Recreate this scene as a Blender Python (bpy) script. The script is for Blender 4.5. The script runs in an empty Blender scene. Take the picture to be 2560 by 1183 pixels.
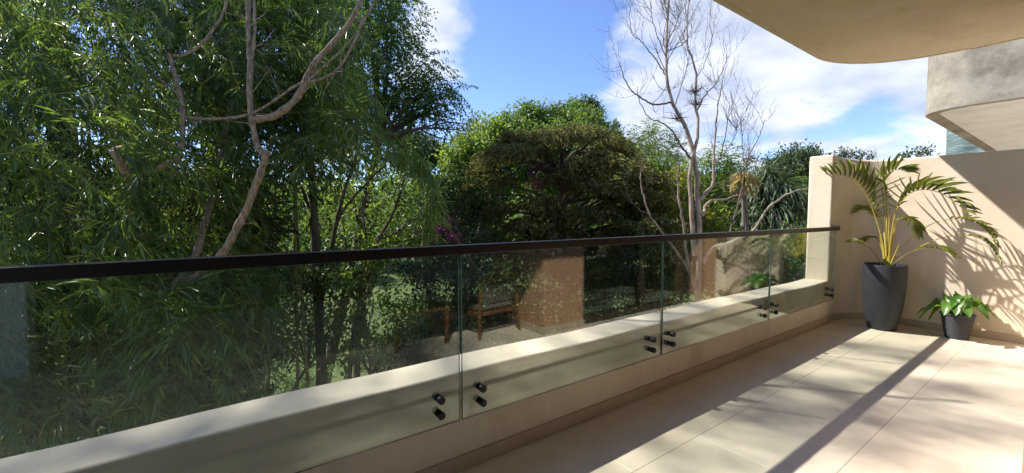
import bpy, bmesh, math, random
import numpy as np
from mathutils import Vector, Matrix

random.seed(7)
rng = np.random.default_rng(11)
SC = bpy.context.scene
COL = SC.collection

# ------------------------------------------------------------------ camera
F_PX, TH, PITCH, EYE = 1040.0, math.radians(54.5), math.radians(-3.08), 1.3
cam_d = bpy.data.cameras.new('camera')
cam_d.sensor_fit = 'HORIZONTAL'; cam_d.sensor_width = 36.0
cam_d.lens = 36.0 * F_PX / 2560.0
cam_d.clip_start = 0.05; cam_d.clip_end = 3000
cam = bpy.data.objects.new('camera', cam_d); COL.objects.link(cam)
cam.location = (0, 0, EYE)
cam.rotation_euler = (math.pi/2 + PITCH, 0, TH - math.pi/2)
SC.camera = cam

FW = np.array([math.cos(TH)*math.cos(PITCH), math.sin(TH)*math.cos(PITCH), math.sin(PITCH)])
RT = np.array([math.sin(TH), -math.cos(TH), 0.0])
UPV = np.cross(RT, FW)
ORI = np.array([0.0, 0.0, EYE])
def ray(px, py): return FW + (px-1280.0)/F_PX*RT - (py-591.5)/F_PX*UPV
def at(px, py, depth): return ORI + ray(px, py)*depth
def on_plane(px, py, axis, val):
    d = ray(px, py); return ORI + d*((val-ORI[axis])/d[axis])

# ------------------------------------------------------------------ world, sun, exposure
SUN = Vector((-0.53, 0.80, 1.0)).normalized()          # towards the sun
sun_el = math.asin(SUN.z); sun_az = math.atan2(SUN.x, SUN.y)
W = bpy.data.worlds.new('World'); SC.world = W; W.use_nodes = True
nt = W.node_tree; nt.nodes.clear()
def N(tree, typ, **kw):
    n = tree.nodes.new(typ)
    for k, v in kw.items(): setattr(n, k, v)
    return n
out = N(nt, 'ShaderNodeOutputWorld'); bg = N(nt, 'ShaderNodeBackground')
bg.inputs['Strength'].default_value = 0.12
sky = N(nt, 'ShaderNodeTexSky', sky_type='NISHITA'); sky.sun_disc = False
sky.sun_elevation = sun_el; sky.sun_rotation = sun_az
sky.altitude = 1600; sky.air_density = 1.0; sky.dust_density = 0.6; sky.ozone_density = 2.0
tc = N(nt, 'ShaderNodeTexCoord')
def M(tree, op, a, b=None, clamp=False):
    n = tree.nodes.new('ShaderNodeMath'); n.operation = op; n.use_clamp = clamp
    for i, v in enumerate((a, b)):
        if v is None: continue
        if isinstance(v, (int, float)): n.inputs[i].default_value = v
        else: tree.links.new(v, n.inputs[i])
    return n.outputs[0]
sepd = N(nt, 'ShaderNodeSeparateXYZ'); nt.links.new(tc.outputs['Generated'], sepd.inputs[0])
zz = M(nt, 'ADD', M(nt, 'MAXIMUM', sepd.outputs['Z'], 0.0), 0.22)
comb = N(nt, 'ShaderNodeCombineXYZ')
nt.links.new(M(nt, 'DIVIDE', sepd.outputs['X'], zz), comb.inputs['X'])
nt.links.new(M(nt, 'DIVIDE', sepd.outputs['Y'], zz), comb.inputs['Y'])
nz1 = N(nt, 'ShaderNodeTexNoise'); nz1.inputs['Scale'].default_value = 1.9; nz1.inputs['Detail'].default_value = 9; nz1.inputs['Roughness'].default_value = 0.56; nz1.inputs['Distortion'].default_value = 0.25
nt.links.new(comb.outputs[0], nz1.inputs['Vector'])
dens = M(nt, 'SUBTRACT', nz1.outputs['Fac'], 0.50)
# broad cloud banks of this morning's sky: (direction, spread, weight)
for px, py, sp, wt in ((1720, 90, 0.27, 0.22), (2050, 220, 0.28, 0.18), (1620, 320, 0.15, 0.16), (1040, 30, 0.14, 0.20), (1115, 100, 0.09, 0.16), (2150, 350, 0.12, -0.10), (1900, 330, 0.12, -0.12), (1340, 120, 0.30, -0.30), (1300, 330, 0.12, 0.05), (2180, 260, 0.05, -0.14), (2140, 180, 0.10, 0.1), (2250, 150, 0.2, 0.08)):
    d = Vector(ray(px, py)).normalized()
    dp = N(nt, 'ShaderNodeVectorMath', operation='DISTANCE')
    nt.links.new(tc.outputs['Generated'], dp.inputs[0]); dp.inputs[1].default_value = d
    mr = N(nt, 'ShaderNodeMapRange', interpolation_type='SMOOTHSTEP')
    nt.links.new(dp.outputs['Value'], mr.inputs['Value'])
    mr.inputs['From Min'].default_value = 0.0; mr.inputs['From Max'].default_value = sp*1.7
    mr.inputs['To Min'].default_value = wt; mr.inputs['To Max'].default_value = 0.0
    dens = M(nt, 'ADD', dens, mr.outputs[0])
cl = N(nt, 'ShaderNodeMapRange', interpolation_type='SMOOTHSTEP')
nt.links.new(dens, cl.inputs['Value'])
cl.inputs['From Min'].default_value = 0.0; cl.inputs['From Max'].default_value = 0.19
cl.inputs['To Min'].default_value = 0.0; cl.inputs['To Max'].default_value = 0.85
nz2 = N(nt, 'ShaderNodeTexNoise'); nz2.inputs['Scale'].default_value = 3.1; nz2.inputs['Detail'].default_value = 6
nt.links.new(comb.outputs[0], nz2.inputs['Vector'])
ccol = N(nt, 'ShaderNodeValToRGB')
ccol.color_ramp.elements[0].position = 0.33; ccol.color_ramp.elements[0].color = (2.1, 2.35, 3.0, 1)
ccol.color_ramp.elements[1].position = 0.62; ccol.color_ramp.elements[1].color = (3.7, 3.8, 4.1, 1)
nt.links.new(nz2.outputs['Fac'], ccol.inputs[0])
tint = N(nt, 'ShaderNodeMix', data_type='RGBA', blend_type='MULTIPLY'); tint.inputs[0].default_value = 1.0
nt.links.new(sky.outputs[0], tint.inputs[6]); tint.inputs[7].default_value = (0.66, 0.70, 0.86, 1)
mixc = N(nt, 'ShaderNodeMix', data_type='RGBA')
nt.links.new(cl.outputs[0], mixc.inputs[0]); nt.links.new(tint.outputs[2], mixc.inputs[6]); nt.links.new(ccol.outputs[0], mixc.inputs[7])
nt.links.new(mixc.outputs[2], bg.inputs['Color']); nt.links.new(bg.outputs[0], out.inputs['Surface'])

sl = bpy.data.lights.new('sun', 'SUN'); sl.energy = 3.7; sl.angle = math.radians(0.6); sl.color = (1.0, 0.94, 0.85)
so = bpy.data.objects.new('sun', sl); COL.objects.link(so)
so.rotation_euler = (-SUN).to_track_quat('-Z', 'Y').to_euler(); so.location = (-20, 30, 40)

vs = SC.view_settings
vs.view_transform = 'Standard'; vs.look = 'None'; vs.gamma = 1.0; vs.use_curve_mapping = False
vs.exposure = 1.35
cy = SC.cycles
cy.max_bounces = 10; cy.diffuse_bounces = 4; cy.glossy_bounces = 4; cy.transmission_bounces = 6; cy.transparent_max_bounces = 24
cy.sample_clamp_indirect = 6.0; cy.caustics_reflective = False; cy.caustics_refractive = False
cy.use_denoising = True

# ------------------------------------------------------------------ helpers
def tag(o, label=None, cat=None, group=None, kind=None):
    if label: o['label'] = label
    if cat: o['category'] = cat
    if group: o['group'] = group
    if kind: o['kind'] = kind
    return o
def empty(name, loc=(0, 0, 0)):
    o = bpy.data.objects.new(name, None); COL.objects.link(o); o.location = loc; o.empty_display_size = 0.1
    return o
def link(name, me, mats, parent=None, smooth=None):
    """mesh in world coordinates; a child keeps its world position"""
    o = bpy.data.objects.new(name, me); COL.objects.link(o)
    for m in (mats if isinstance(mats, (list, tuple)) else [mats]): me.materials.append(m)
    if smooth is not None:
        me.shade_smooth(); me.set_sharp_from_angle(angle=math.radians(smooth))
    if parent is not None:
        o.parent = parent
        o.matrix_parent_inverse = Matrix.Translation(parent.location).inverted() if parent.type == 'EMPTY' else Matrix.Identity(4)
    return o

class MB:
    def __init__(s): s.v = []; s.f = []; s.m = []
    def add(s, vs_, fs, mi=0):
        b = len(s.v); s.v += [tuple(x) for x in vs_]; s.f += [tuple(i+b for i in f) for f in fs]; s.m += [mi]*len(fs)
    def box(s, x0, x1, y0, y1, z0, z1, mi=0):
        s.add([(x0,y0,z0),(x1,y0,z0),(x1,y1,z0),(x0,y1,z0),(x0,y0,z1),(x1,y0,z1),(x1,y1,z1),(x0,y1,z1)],
              [(0,3,2,1),(4,5,6,7),(0,1,5,4),(1,2,6,5),(2,3,7,6),(3,0,4,7)], mi)
    def tube(s, pts, rad, sides=8, cap=True, mi=0):
        pts = [np.array(p, float) for p in pts]; n = len(pts); ring = []
        prev = None
        for i in range(n):
            t = pts[min(i+1, n-1)] - pts[max(i-1, 0)]; L = np.linalg.norm(t); t = t/L if L > 1e-9 else np.array([0, 0, 1.0])
            if prev is None:
                a = np.array([1.0, 0, 0]) if abs(t[0]) < 0.8 else np.array([0, 1.0, 0])
            else: a = prev
            a = a - t*np.dot(a, t); a = a/np.linalg.norm(a); b = np.cross(t, a); prev = a
            ring.append([pts[i] + rad[i]*(math.cos(2*math.pi*k/sides)*a + math.sin(2*math.pi*k/sides)*b) for k in range(sides)])
        vs_ = [v for r in ring for v in r]; fs = []
        for i in range(n-1):
            for k in range(sides):
                k2 = (k+1) % sides
                fs.append((i*sides+k, i*sides+k2, (i+1)*sides+k2, (i+1)*sides+k))
        if cap: fs.append(tuple(range(sides-1, -1, -1))); fs.append(tuple((n-1)*sides+k for k in range(sides)))
        s.add(vs_, fs, mi)
    def lathe(s, prof, cx, cy_, n=40, mi=0):
        vs_ = []; fs = []
        for r, z in prof:
            for k in range(n):
                a = 2*math.pi*k/n; vs_.append((cx+r*math.cos(a), cy_+r*math.sin(a), z))
        for i in range(len(prof)-1):
            for k in range(n):
                k2 = (k+1) % n; fs.append((i*n+k, i*n+k2, (i+1)*n+k2, (i+1)*n+k))
        s.add(vs_, fs, mi)
    def mesh(s, name):
        me = bpy.data.meshes.new(name); me.from_pydata(s.v, [], s.f)
        if any(s.m): me.polygons.foreach_set('material_index', s.m)
        me.update(); return me
    def build(s, name, mats, parent=None, smooth=None): return link(name, s.mesh(name), mats, parent, smooth)

def spline(pts, n):
    """Catmull-Rom through the points"""
    P = np.array(pts, float); P = np.vstack([2*P[0]-P[1], P, 2*P[-1]-P[-2]]); m = len(P)-3; outp = []
    for i in range(n):
        u = i/(n-1)*m; k = min(int(u), m-1); t = u-k
        a, b, c, d = P[k], P[k+1], P[k+2], P[k+3]
        outp.append(0.5*((2*b)+(-a+c)*t+(2*a-5*b+4*c-d)*t*t+(-a+3*b-3*c+d)*t**3))
    return np.array(outp)
def nrm(a): return a/np.maximum(np.linalg.norm(a, axis=-1, keepdims=True), 1e-9)

def bevel(o, w=0.012, seg=3, ang=35):
    m = o.modifiers.new('bevel', 'BEVEL'); m.width = w; m.segments = seg; m.limit_method = 'ANGLE'; m.angle_limit = math.radians(ang); m.use_clamp_overlap = True
    return o

# ------------------------------------------------------------------ materials
def mat(name):
    m = bpy.data.materials.new(name); m.use_nodes = True
    t = m.node_tree; t.nodes.clear()
    o = t.nodes.new('ShaderNodeOutputMaterial'); p = t.nodes.new('ShaderNodeBsdfPrincipled')
    t.links.new(p.outputs[0], o.inputs['Surface']); return m, t, p, o
def ramp(t, src, stops):
    r = t.nodes.new('ShaderNodeValToRGB'); e = r.color_ramp.elements
    while len(e) < len(stops): e.new(0.5)
    for el, (pos, c) in zip(e, stops): el.position = pos; el.color = (*c, 1)
    t.links.new(src, r.inputs[0]); return r.outputs[0]
def noise(t, scale, detail=4, rough=0.55, vec=None, stretch=None):
    n = t.nodes.new('ShaderNodeTexNoise'); n.inputs['Scale'].default_value = scale; n.inputs['Detail'].default_value = detail; n.inputs['Roughness'].default_value = rough
    c = t.nodes.new('ShaderNodeTexCoord'); src = c.outputs['Object'] if vec is None else vec
    if stretch:
        mp = t.nodes.new('ShaderNodeMapping'); mp.inputs['Scale'].default_value = stretch; t.links.new(src, mp.inputs[0]); src = mp.outputs[0]
    t.links.new(src, n.inputs['Vector']); return n.outputs['Fac']
def bump(t, p, h, strength, dist=0.01):
    b = t.nodes.new('ShaderNodeBump'); b.inputs['Strength'].default_value = strength; b.inputs['Distance'].default_value = dist
    t.links.new(h, b.inputs['Height']); t.links.new(b.outputs[0], p.inputs['Normal'])

def plaster(name, c1, c2, rough=0.85, b=0.25):
    m, t, p, o = mat(name)
    f = noise(t, 2.3, 5, 0.6)
    base = ramp(t, f, [(0.3, c1), (0.7, c2)])
    st = ramp(t, noise(t, 1.1, 9, 0.68, None, (1.6, 1.6, 0.5)), [(0.36, (0.84, 0.82, 0.78)), (0.5, (1, 1, 1))])
    mm = t.nodes.new('ShaderNodeMix'); mm.data_type = 'RGBA'; mm.blend_type = 'MULTIPLY'; mm.inputs[0].default_value = 0.8
    t.links.new(base, mm.inputs[6]); t.links.new(st, mm.inputs[7]); t.links.new(mm.outputs[2], p.inputs['Base Color'])
    p.inputs['Roughness'].default_value = rough
    h = M(t, 'ADD', M(t, 'MULTIPLY', noise(t, 160, 3, 0.6), 0.35), M(t, 'ADD', noise(t, 14, 4, 0.5), M(t, 'MULTIPLY', noise(t, 3.5, 3, 0.5, None, (0.5, 0.5, 2.0)), 1.5)))
    bump(t, p, h, b, 0.009); return m
def simple(name, c, rough=0.5, metal=0.0, b=0.0, bs=60, var=0.0):
    m, t, p, o = mat(name)
    p.inputs['Roughness'].default_value = rough; p.inputs['Metallic'].default_value = metal
    if var:
        f = noise(t, 9, 5, 0.6); t.links.new(ramp(t, f, [(0.3, tuple(x*(1-var) for x in c)), (0.7, tuple(min(1, x*(1+var)) for x in c))]), p.inputs['Base Color'])
    else: p.inputs['Base Color'].default_value = (*c, 1)
    if b: bump(t, p, noise(t, bs, 4, 0.6), b, 0.004)
    return m

CREAM = plaster('cream_plaster', (0.70, 0.60, 0.475), (0.76, 0.66, 0.53))
SOFFIT = plaster('soffit_plaster', (0.76, 0.62, 0.435), (0.81, 0.67, 0.48))
BROWN = plaster('brown_plaster', (0.42, 0.235, 0.145), (0.47, 0.265, 0.165))
WHITE = plaster('white_plaster', (0.74, 0.75, 0.76), (0.80, 0.81, 0.82))
SKIRT = simple('skirting_tile', (0.46, 0.37, 0.27), 0.5, var=0.06)
RAILM = simple('dark_bronze_metal', (0.022, 0.017, 0.016), 0.34, 0.25)
PIN = simple('black_steel', (0.012, 0.012, 0.014), 0.35, 0.4)
DARKFRAME = simple('brown_aluminium', (0.05, 0.034, 0.026), 0.4, 0.2)
WOOD = simple('warm_teak', (0.18, 0.078, 0.034), 0.45, b=0.1, var=0.2)
FABRIC = simple('grey_cushion', (0.16, 0.145, 0.125), 0.9, b=0.3, bs=220)
INTERIOR = simple('interior_paint', (0.22, 0.20, 0.18), 0.8)
SOIL = simple('potting_soil', (0.035, 0.025, 0.018), 0.95, b=0.8, bs=90, var=0.4)

# floor tile: matt cream porcelain, faint veins, each tile a hair different
FLOORT, t, p, o = mat('cream_porcelain')
oi = t.nodes.new('ShaderNodeObjectInfo')
geo = t.nodes.new('ShaderNodeNewGeometry')
f1 = noise(t, 1.6, 6, 0.6, geo.outputs['Position'], (1.0, 2.4, 1.0))
colr = ramp(t, f1, [(0.3, (0.665, 0.585, 0.475)), (0.7, (0.725, 0.645, 0.53))])
du = ramp(t, noise(t, 2.6, 10, 0.72, geo.outputs['Position']), [(0.36, (0.86, 0.84, 0.80)), (0.52, (1, 1, 1))])
md = t.nodes.new('ShaderNodeMix'); md.data_type = 'RGBA'; md.blend_type = 'MULTIPLY'; md.inputs[0].default_value = 0.75
t.links.new(colr, md.inputs[6]); t.links.new(du, md.inputs[7]); colr = md.outputs[2]
hs = t.nodes.new('ShaderNodeHueSaturation'); t.links.new(colr, hs.inputs['Color'])
t.links.new(M(t, 'ADD', 0.965, M(t, 'MULTIPLY', oi.outputs['Random'], 0.07)), hs.inputs['Value'])
t.links.new(hs.outputs[0], p.inputs['Base Color'])
t.links.new(M(t, 'ADD', 0.42, M(t, 'MULTIPLY', noise(t, 5, 4, 0.6, geo.outputs['Position']), 0.2)), p.inputs['Roughness'])
bump(t, p, noise(t, 210, 3, 0.6, geo.outputs['Position']), 0.06, 0.002)
GROUT = simple('grout', (0.55, 0.48, 0.39), 0.9)

# raw cement render of the neighbouring balcony
CEMENT, t, p, o = mat('cement_render')
f1 = noise(t, 1.5, 9, 0.68); f2 = noise(t, 5.5, 6, 0.7)
t.links.new(ramp(t, M(t, 'ADD', M(t, 'MULTIPLY', f1, 0.7), M(t, 'MULTIPLY', f2, 0.3)), [(0.32, (0.13, 0.113, 0.085)), (0.45, (0.235, 0.21, 0.165)), (0.55, (0.33, 0.30, 0.24)), (0.68, (0.40, 0.37, 0.30))]), p.inputs['Base Color'])
p.inputs['Roughness'].default_value = 0.9
bump(t, p, noise(t, 30, 6, 0.6), 0.4, 0.01)

# safety glass: a thin slab that mixes see-through and mirror by angle (Schlick), faint dust
def glass(name, tintc, f0, dust=0.0):
    m, t, p, o = mat(name); t.nodes.remove(p)
    tr = t.nodes.new('ShaderNodeBsdfTransparent'); tr.inputs[0].default_value = (*tintc, 1)
    gl = t.nodes.new('ShaderNodeBsdfGlossy'); gl.inputs['Roughness'].default_value = 0.0; gl.inputs['Color'].default_value = (0.97, 1.0, 0.98, 1)
    lw = t.nodes.new('ShaderNodeLayerWeight'); lw.inputs['Blend'].default_value = 0.5
    fac = M(t, 'ADD', f0, M(t, 'MULTIPLY', M(t, 'POWER', lw.outputs['Facing'], 5.0), 1.0-f0))
    mx = t.nodes.new('ShaderNodeMixShader'); t.links.new(fac, mx.inputs[0]); t.links.new(tr.outputs[0], mx.inputs[1]); t.links.new(gl.outputs[0], mx.inputs[2])
    last = mx
    if dust:
        df = t.nodes.new('ShaderNodeBsdfDiffuse'); df.inputs[0].default_value = (0.5, 0.5, 0.47, 1)
        m2 = t.nodes.new('ShaderNodeMixShader')
        t.links.new(M(t, 'MULTIPLY', noise(t, 3, 8, 0.7), dust), m2.inputs[0]); t.links.new(mx.outputs[0], m2.inputs[1]); t.links.new(df.outputs[0], m2.inputs[2]); last = m2
    t.links.new(last.outputs[0], o.inputs['Surface']); return m
GLASS = glass('balustrade_glass', (0.90, 0.935, 0.905), 0.095, 0.002)
GEDGE = simple('glass_edge', (0.045, 0.07, 0.06), 0.15)
DOORGLASS = glass('door_glass', (0.55, 0.6, 0.58), 0.12)

def leafmat(name, c1, c2, trans=0.4, tcol=None, rough=0.45, spec=0.4, dead=0.0):
    m, t, p, o = mat(name)
    g = t.nodes.new('ShaderNodeNewGeometry')
    st = [(0.0, c1), (0.85, c2), (1.0, tuple(min(1, x*1.5) for x in c2))]
    if dead: st = [(0.0, c1), (0.80, c2), (0.985-dead, tuple(min(1, x*1.6) for x in c2)), (1.0-dead, (0.22, 0.17, 0.07))]
    base = ramp(t, g.outputs['Random Per Island'], st)
    hv = t.nodes.new('ShaderNodeHueSaturation'); t.links.new(base, hv.inputs['Color'])
    nf = noise(t, 1.7, 3, 0.5, g.outputs['Position'])
    t.links.new(M(t, 'ADD', 0.42, M(t, 'MULTIPLY', nf, 1.2)), hv.inputs['Value']); t.links.new(M(t, 'ADD', 0.535, M(t, 'MULTIPLY', nf, -0.07)), hv.inputs['Hue'])
    t.links.new(hv.outputs[0], p.inputs['Base Color'])
    p.inputs['Roughness'].default_value = rough; p.inputs['Specular IOR Level'].default_value = spec
    tl = t.nodes.new('ShaderNodeBsdfTranslucent')
    tcol = tcol or (c2[0]*2.2, c2[1]*2.2, c2[2]*0.9)
    t.links.new(ramp(t, g.outputs['Random Per Island'], [(0.0, tuple(x*0.75 for x in tcol)), (1.0, tcol)]), tl.inputs[0])
    mx = t.nodes.new('ShaderNodeMixShader'); mx.inputs[0].default_value = trans
    t.links.new(p.outputs[0], mx.inputs[1]); t.links.new(tl.outputs[0], mx.inputs[2]); t.links.new(mx.outputs[0], o.inputs['Surface'])
    return m
def bark(name, c1, c2, scale=14, stretch=(1, 1, 0.35)):
    m, t, p, o = mat(name)
    f = noise(t, scale, 8, 0.65, None, stretch)
    t.links.new(ramp(t, f, [(0.35, c1), (0.62, c2)]), p.inputs['Base Color']); p.inputs['Roughness'].default_value = 0.9
    bump(t, p, f, 0.6, 0.02); return m

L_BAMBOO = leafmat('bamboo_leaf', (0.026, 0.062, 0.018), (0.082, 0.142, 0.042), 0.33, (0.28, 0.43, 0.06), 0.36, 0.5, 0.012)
L_BAMBOO2 = leafmat('bamboo_leaf_sunny', (0.06, 0.13, 0.03), (0.14, 0.225, 0.055), 0.46, (0.38, 0.55, 0.075), 0.4, 0.5, 0.012)  # lighter bamboo leaf copy, sunlight on the tops put into its colour
L_DARK = leafmat('dark_leaf', (0.035, 0.07, 0.022), (0.07, 0.12, 0.034), 0.32, (0.20, 0.31, 0.04))
L_SHADE = leafmat('shaded_leaf', (0.022, 0.045, 0.016), (0.048, 0.08, 0.024), 0.15, (0.08, 0.14, 0.025), 0.65, 0.12)  # darker leaf copy, shade under trees and inside the bamboo put into its colour
L_MID = leafmat('mid_leaf', (0.04, 0.09, 0.022), (0.085, 0.155, 0.035), 0.38, (0.24, 0.38, 0.05))
L_BRIGHT = leafmat('bright_leaf', (0.075, 0.145, 0.025), (0.14, 0.235, 0.04), 0.42, (0.36, 0.50, 0.06))
L_YELLOW = leafmat('yellow_green_leaf', (0.09, 0.13, 0.02), (0.19, 0.22, 0.035), 0.42, (0.42, 0.46, 0.05))
L_GREY = leafmat('grey_green_leaf', (0.045, 0.075, 0.04), (0.085, 0.125, 0.06), 0.3, (0.17, 0.25, 0.08))
L_CONIFER = leafmat('cypress_spray', (0.075, 0.095, 0.035), (0.15, 0.145, 0.052), 0.28, (0.26, 0.25, 0.06), 0.7, 0.2)
L_DRY = leafmat('dry_frond', (0.26, 0.20, 0.06), (0.36, 0.28, 0.09), 0.3, (0.5, 0.36, 0.12), 0.7, 0.2)
L_PINK = leafmat('magenta_bract', (0.09, 0.013, 0.06), (0.19, 0.026, 0.125), 0.4, (0.35, 0.05, 0.22), 0.6, 0.2)
L_PALM = leafmat('palm_leaflet', (0.12, 0.165, 0.035), (0.24, 0.255, 0.05), 0.32, (0.30, 0.36, 0.06), 0.4, 0.5)
B_PALE = bark('pale_bark', (0.11, 0.085, 0.062), (0.33, 0.275, 0.21), 38)
B_GREY = bark('grey_bark', (0.10, 0.085, 0.07), (0.24, 0.20, 0.165), 12)
B_DARK = bark('dark_bark', (0.045, 0.035, 0.026), (0.12, 0.09, 0.065), 12)
B_WHITE = bark('white_bark', (0.15, 0.115, 0.085), (0.38, 0.32, 0.265), 9)
B_TWIG = bark('twig_bark', (0.07, 0.05, 0.04), (0.16, 0.12, 0.095), 9)
B_CULM = bark('bamboo_culm', (0.10, 0.12, 0.035), (0.21, 0.21, 0.07), 6)
CUT = simple('fresh_cut_wood', (0.55, 0.36, 0.16), 0.8, var=0.15)

# ------------------------------------------------------------------ ground
mb = MB(); mb.add([(-900, -900, -3.5), (900, -900, -3.5), (900, 900, -3.5), (-900, 900, -3.5)], [(0, 1, 2, 3)])
LAWN, t, p, o = mat('lawn')
fa = noise(t, 0.35, 6, 0.6); fb = noise(t, 24, 5, 0.7)
t.links.new(ramp(t, M(t, 'ADD', M(t, 'MULTIPLY', fa, 0.6), M(t, 'MULTIPLY', fb, 0.4)), [(0.36, (0.05, 0.075, 0.02)), (0.5, (0.09, 0.14, 0.03)), (0.64, (0.15, 0.17, 0.05))]), p.inputs['Base Color'])
p.inputs['Roughness'].default_value = 0.9; bump(t, p, fb, 0.8, 0.05)
tag(mb.build('ground', LAWN), kind='structure')

# ------------------------------------------------------------------ balcony floor: base and single tiles
WALLY, ENDX = 1.82, 6.55
floor = MB(); floor.box(-5.0, 6.75, -3.2, 1.9, -0.30, -0.0022)
floor = tag(floor.build('floor', GROUT), kind='structure')
GAP = 0.0012
def tile_mesh(w, d):
    m = MB(); c = 0.0015
    x, y = w/2-GAP/2, d/2-GAP/2
    m.add([(-x,-y,-0.009),(x,-y,-0.009),(x,y,-0.009),(-x,y,-0.009),(-x,-y,-c),(x,-y,-c),(x,y,-c),(-x,y,-c),(-x+c,-y+c,0),(x-c,-y+c,0),(x-c,y-c,0),(-x+c,y-c,0)],
          [(0,3,2,1),(8,9,10,11)]+[(a, (a+1) % 4, 4+(a+1) % 4, 4+a) for a in range(4)]+[(4+a, 4+(a+1) % 4, 8+(a+1) % 4, 8+a) for a in range(4)])
    me = m.mesh('floor_tile'); me.materials.append(FLOORT); return me
TM = {}
row = 0; y1 = 1.90
for y0 in (1.30, 0.70, 0.10, -0.50, -1.10, -1.70, -2.30, -2.90):
    xs = [-4.9]; x = (1.68 if row % 2 == 0 else 2.27) - 1.2*6
    while x < 6.7:
        if x > -4.85: xs.append(x)
        x += 1.2
    xs.append(6.7)
    for a, b_ in zip(xs[:-1], xs[1:]):
        key = (round(b_-a, 3), round(y1-y0, 3))
        if key not in TM: TM[key] = tile_mesh(*key)
        o = bpy.data.objects.new('floor_tile', TM[key]); COL.objects.link(o)
        o.location = ((a+b_)/2, (y0+y1)/2, random.uniform(-0.0003, 0.0003)); o.parent = floor
    y1 = y0; row += 1

# ------------------------------------------------------------------ parapet and end wall (one bent ribbon, low then tall)
CR, TW = 0.42, 0.25                                    # inner corner radius, wall thickness
def ribbon(x_start):
    """inner and outer plan outline from x_start round the corner along the end wall"""
    inn = [(x_start, WALLY)]; cxx, cyy = ENDX-CR, WALLY-CR
    outp = [(x_start, WALLY+TW)]
    for k in range(15):
        a = math.pi/2*(1-k/14)
        inn.append((cxx+CR*math.cos(a), cyy+CR*math.sin(a))); outp.append((cxx+(CR+TW)*math.cos(a), cyy+(CR+TW)*math.sin(a)))
    for y in (0.9, 0.4, -0.2, -1.5, -3.2):
        inn.append((ENDX, y)); outp.append((ENDX+TW, y))
    return inn, outp
PAR_H = 0.503
par = MB(); n = 60
xs = [-5.0+(5.95+5.0)*i/n for i in range(n+1)]
for i, x in enumerate(xs):
    w = 0.004*math.sin(x*2.1)+0.003*math.sin(x*5.3+1)
    par.v += [(x, WALLY, -0.35), (x, WALLY, PAR_H+w), (x, WALLY+TW+w, PAR_H+w*0.7), (x, WALLY+TW, -3.5)]
for i in range(n):
    for k in range(3):
        par.f.append((i*4+k, i*4+k+1, i*4+4+k+1, i*4+4+k)); par.m.append(0)
    par.f.append((i*4+3, i*4, i*4+4, i*4+7)); par.m.append(0)
par.f += [(3, 2, 1, 0), (n*4, n*4+1, n*4+2, n*4+3)]; par.m += [0, 0]
par = par.build('parapet_wall', CREAM, smooth=30); bevel(par, 0.016, 3, 50)
tag(par, 'low cream plastered parapet wall below the glass balustrade', 'wall')

inn, outp = ribbon(5.95)
ew = MB(); n = len(inn)
def top(i):
    s = i/(n-1); return 2.0-0.05*min(1, s*1.8)
for i in range(n):
    zt = top(i)
    ew.v += [(*inn[i], -0.35), (*inn[i], zt), (*outp[i], zt+0.004), (*outp[i], -3.5)]
for i in range(n-1):
    for k in range(3):
        ew.f.append((i*4+k, i*4+k+1, i*4+4+k+1, i*4+4+k)); ew.m.append(0)
    ew.f.append((i*4+3, i*4, i*4+4, i*4+7)); ew.m.append(0)
ew.f += [(3, 2, 1, 0), ((n-1)*4, (n-1)*4+1, (n-1)*4+2, (n-1)*4+3)]; ew.m += [0, 0]
ew = ew.build('end_wall', CREAM, smooth=30); bevel(ew, 0.022, 4, 50)
tag(ew, 'tall cream plastered end wall with curved corner behind the planters', 'wall')
# tiled skirting along both
def strip(path, h, d, name, parent):
    m = MB(); P = [np.array(q) for q in path]
    for i, q in enumerate(P):
        tdir = P[min(i+1, len(P)-1)]-P[max(i-1, 0)]; tdir = tdir/np.linalg.norm(tdir); nn = np.array([tdir[1], -tdir[0]])
        a = q-nn*0.004; b_ = q+nn*d
        m.v += [(a[0], a[1], 0.001), (a[0], a[1], h), (b_[0], b_[1], h-0.002), (b_[0], b_[1], 0.001)]
    for i in range(len(P)-1):
        for k in range(4): m.f.append((i*4+k, i*4+(k+1) % 4, i*4+4+(k+1) % 4, i*4+4+k)); m.m.append(0)
    m.f += [(3, 2, 1, 0), tuple((len(P)-1)*4+k for k in range(4))]; m.m += [0, 0]
    return m.build(name, SKIRT, parent, smooth=30)
for k in range(9): strip([(-4.85+1.2*k+0.001, WALLY), (min(5.949, -4.85+1.2*(k+1)-0.001), WALLY)], 0.08, 0.013, 'skirting_tile', par)
strip(inn[:-1], 0.08, 0.013, 'skirting_tile', ew)

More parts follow.
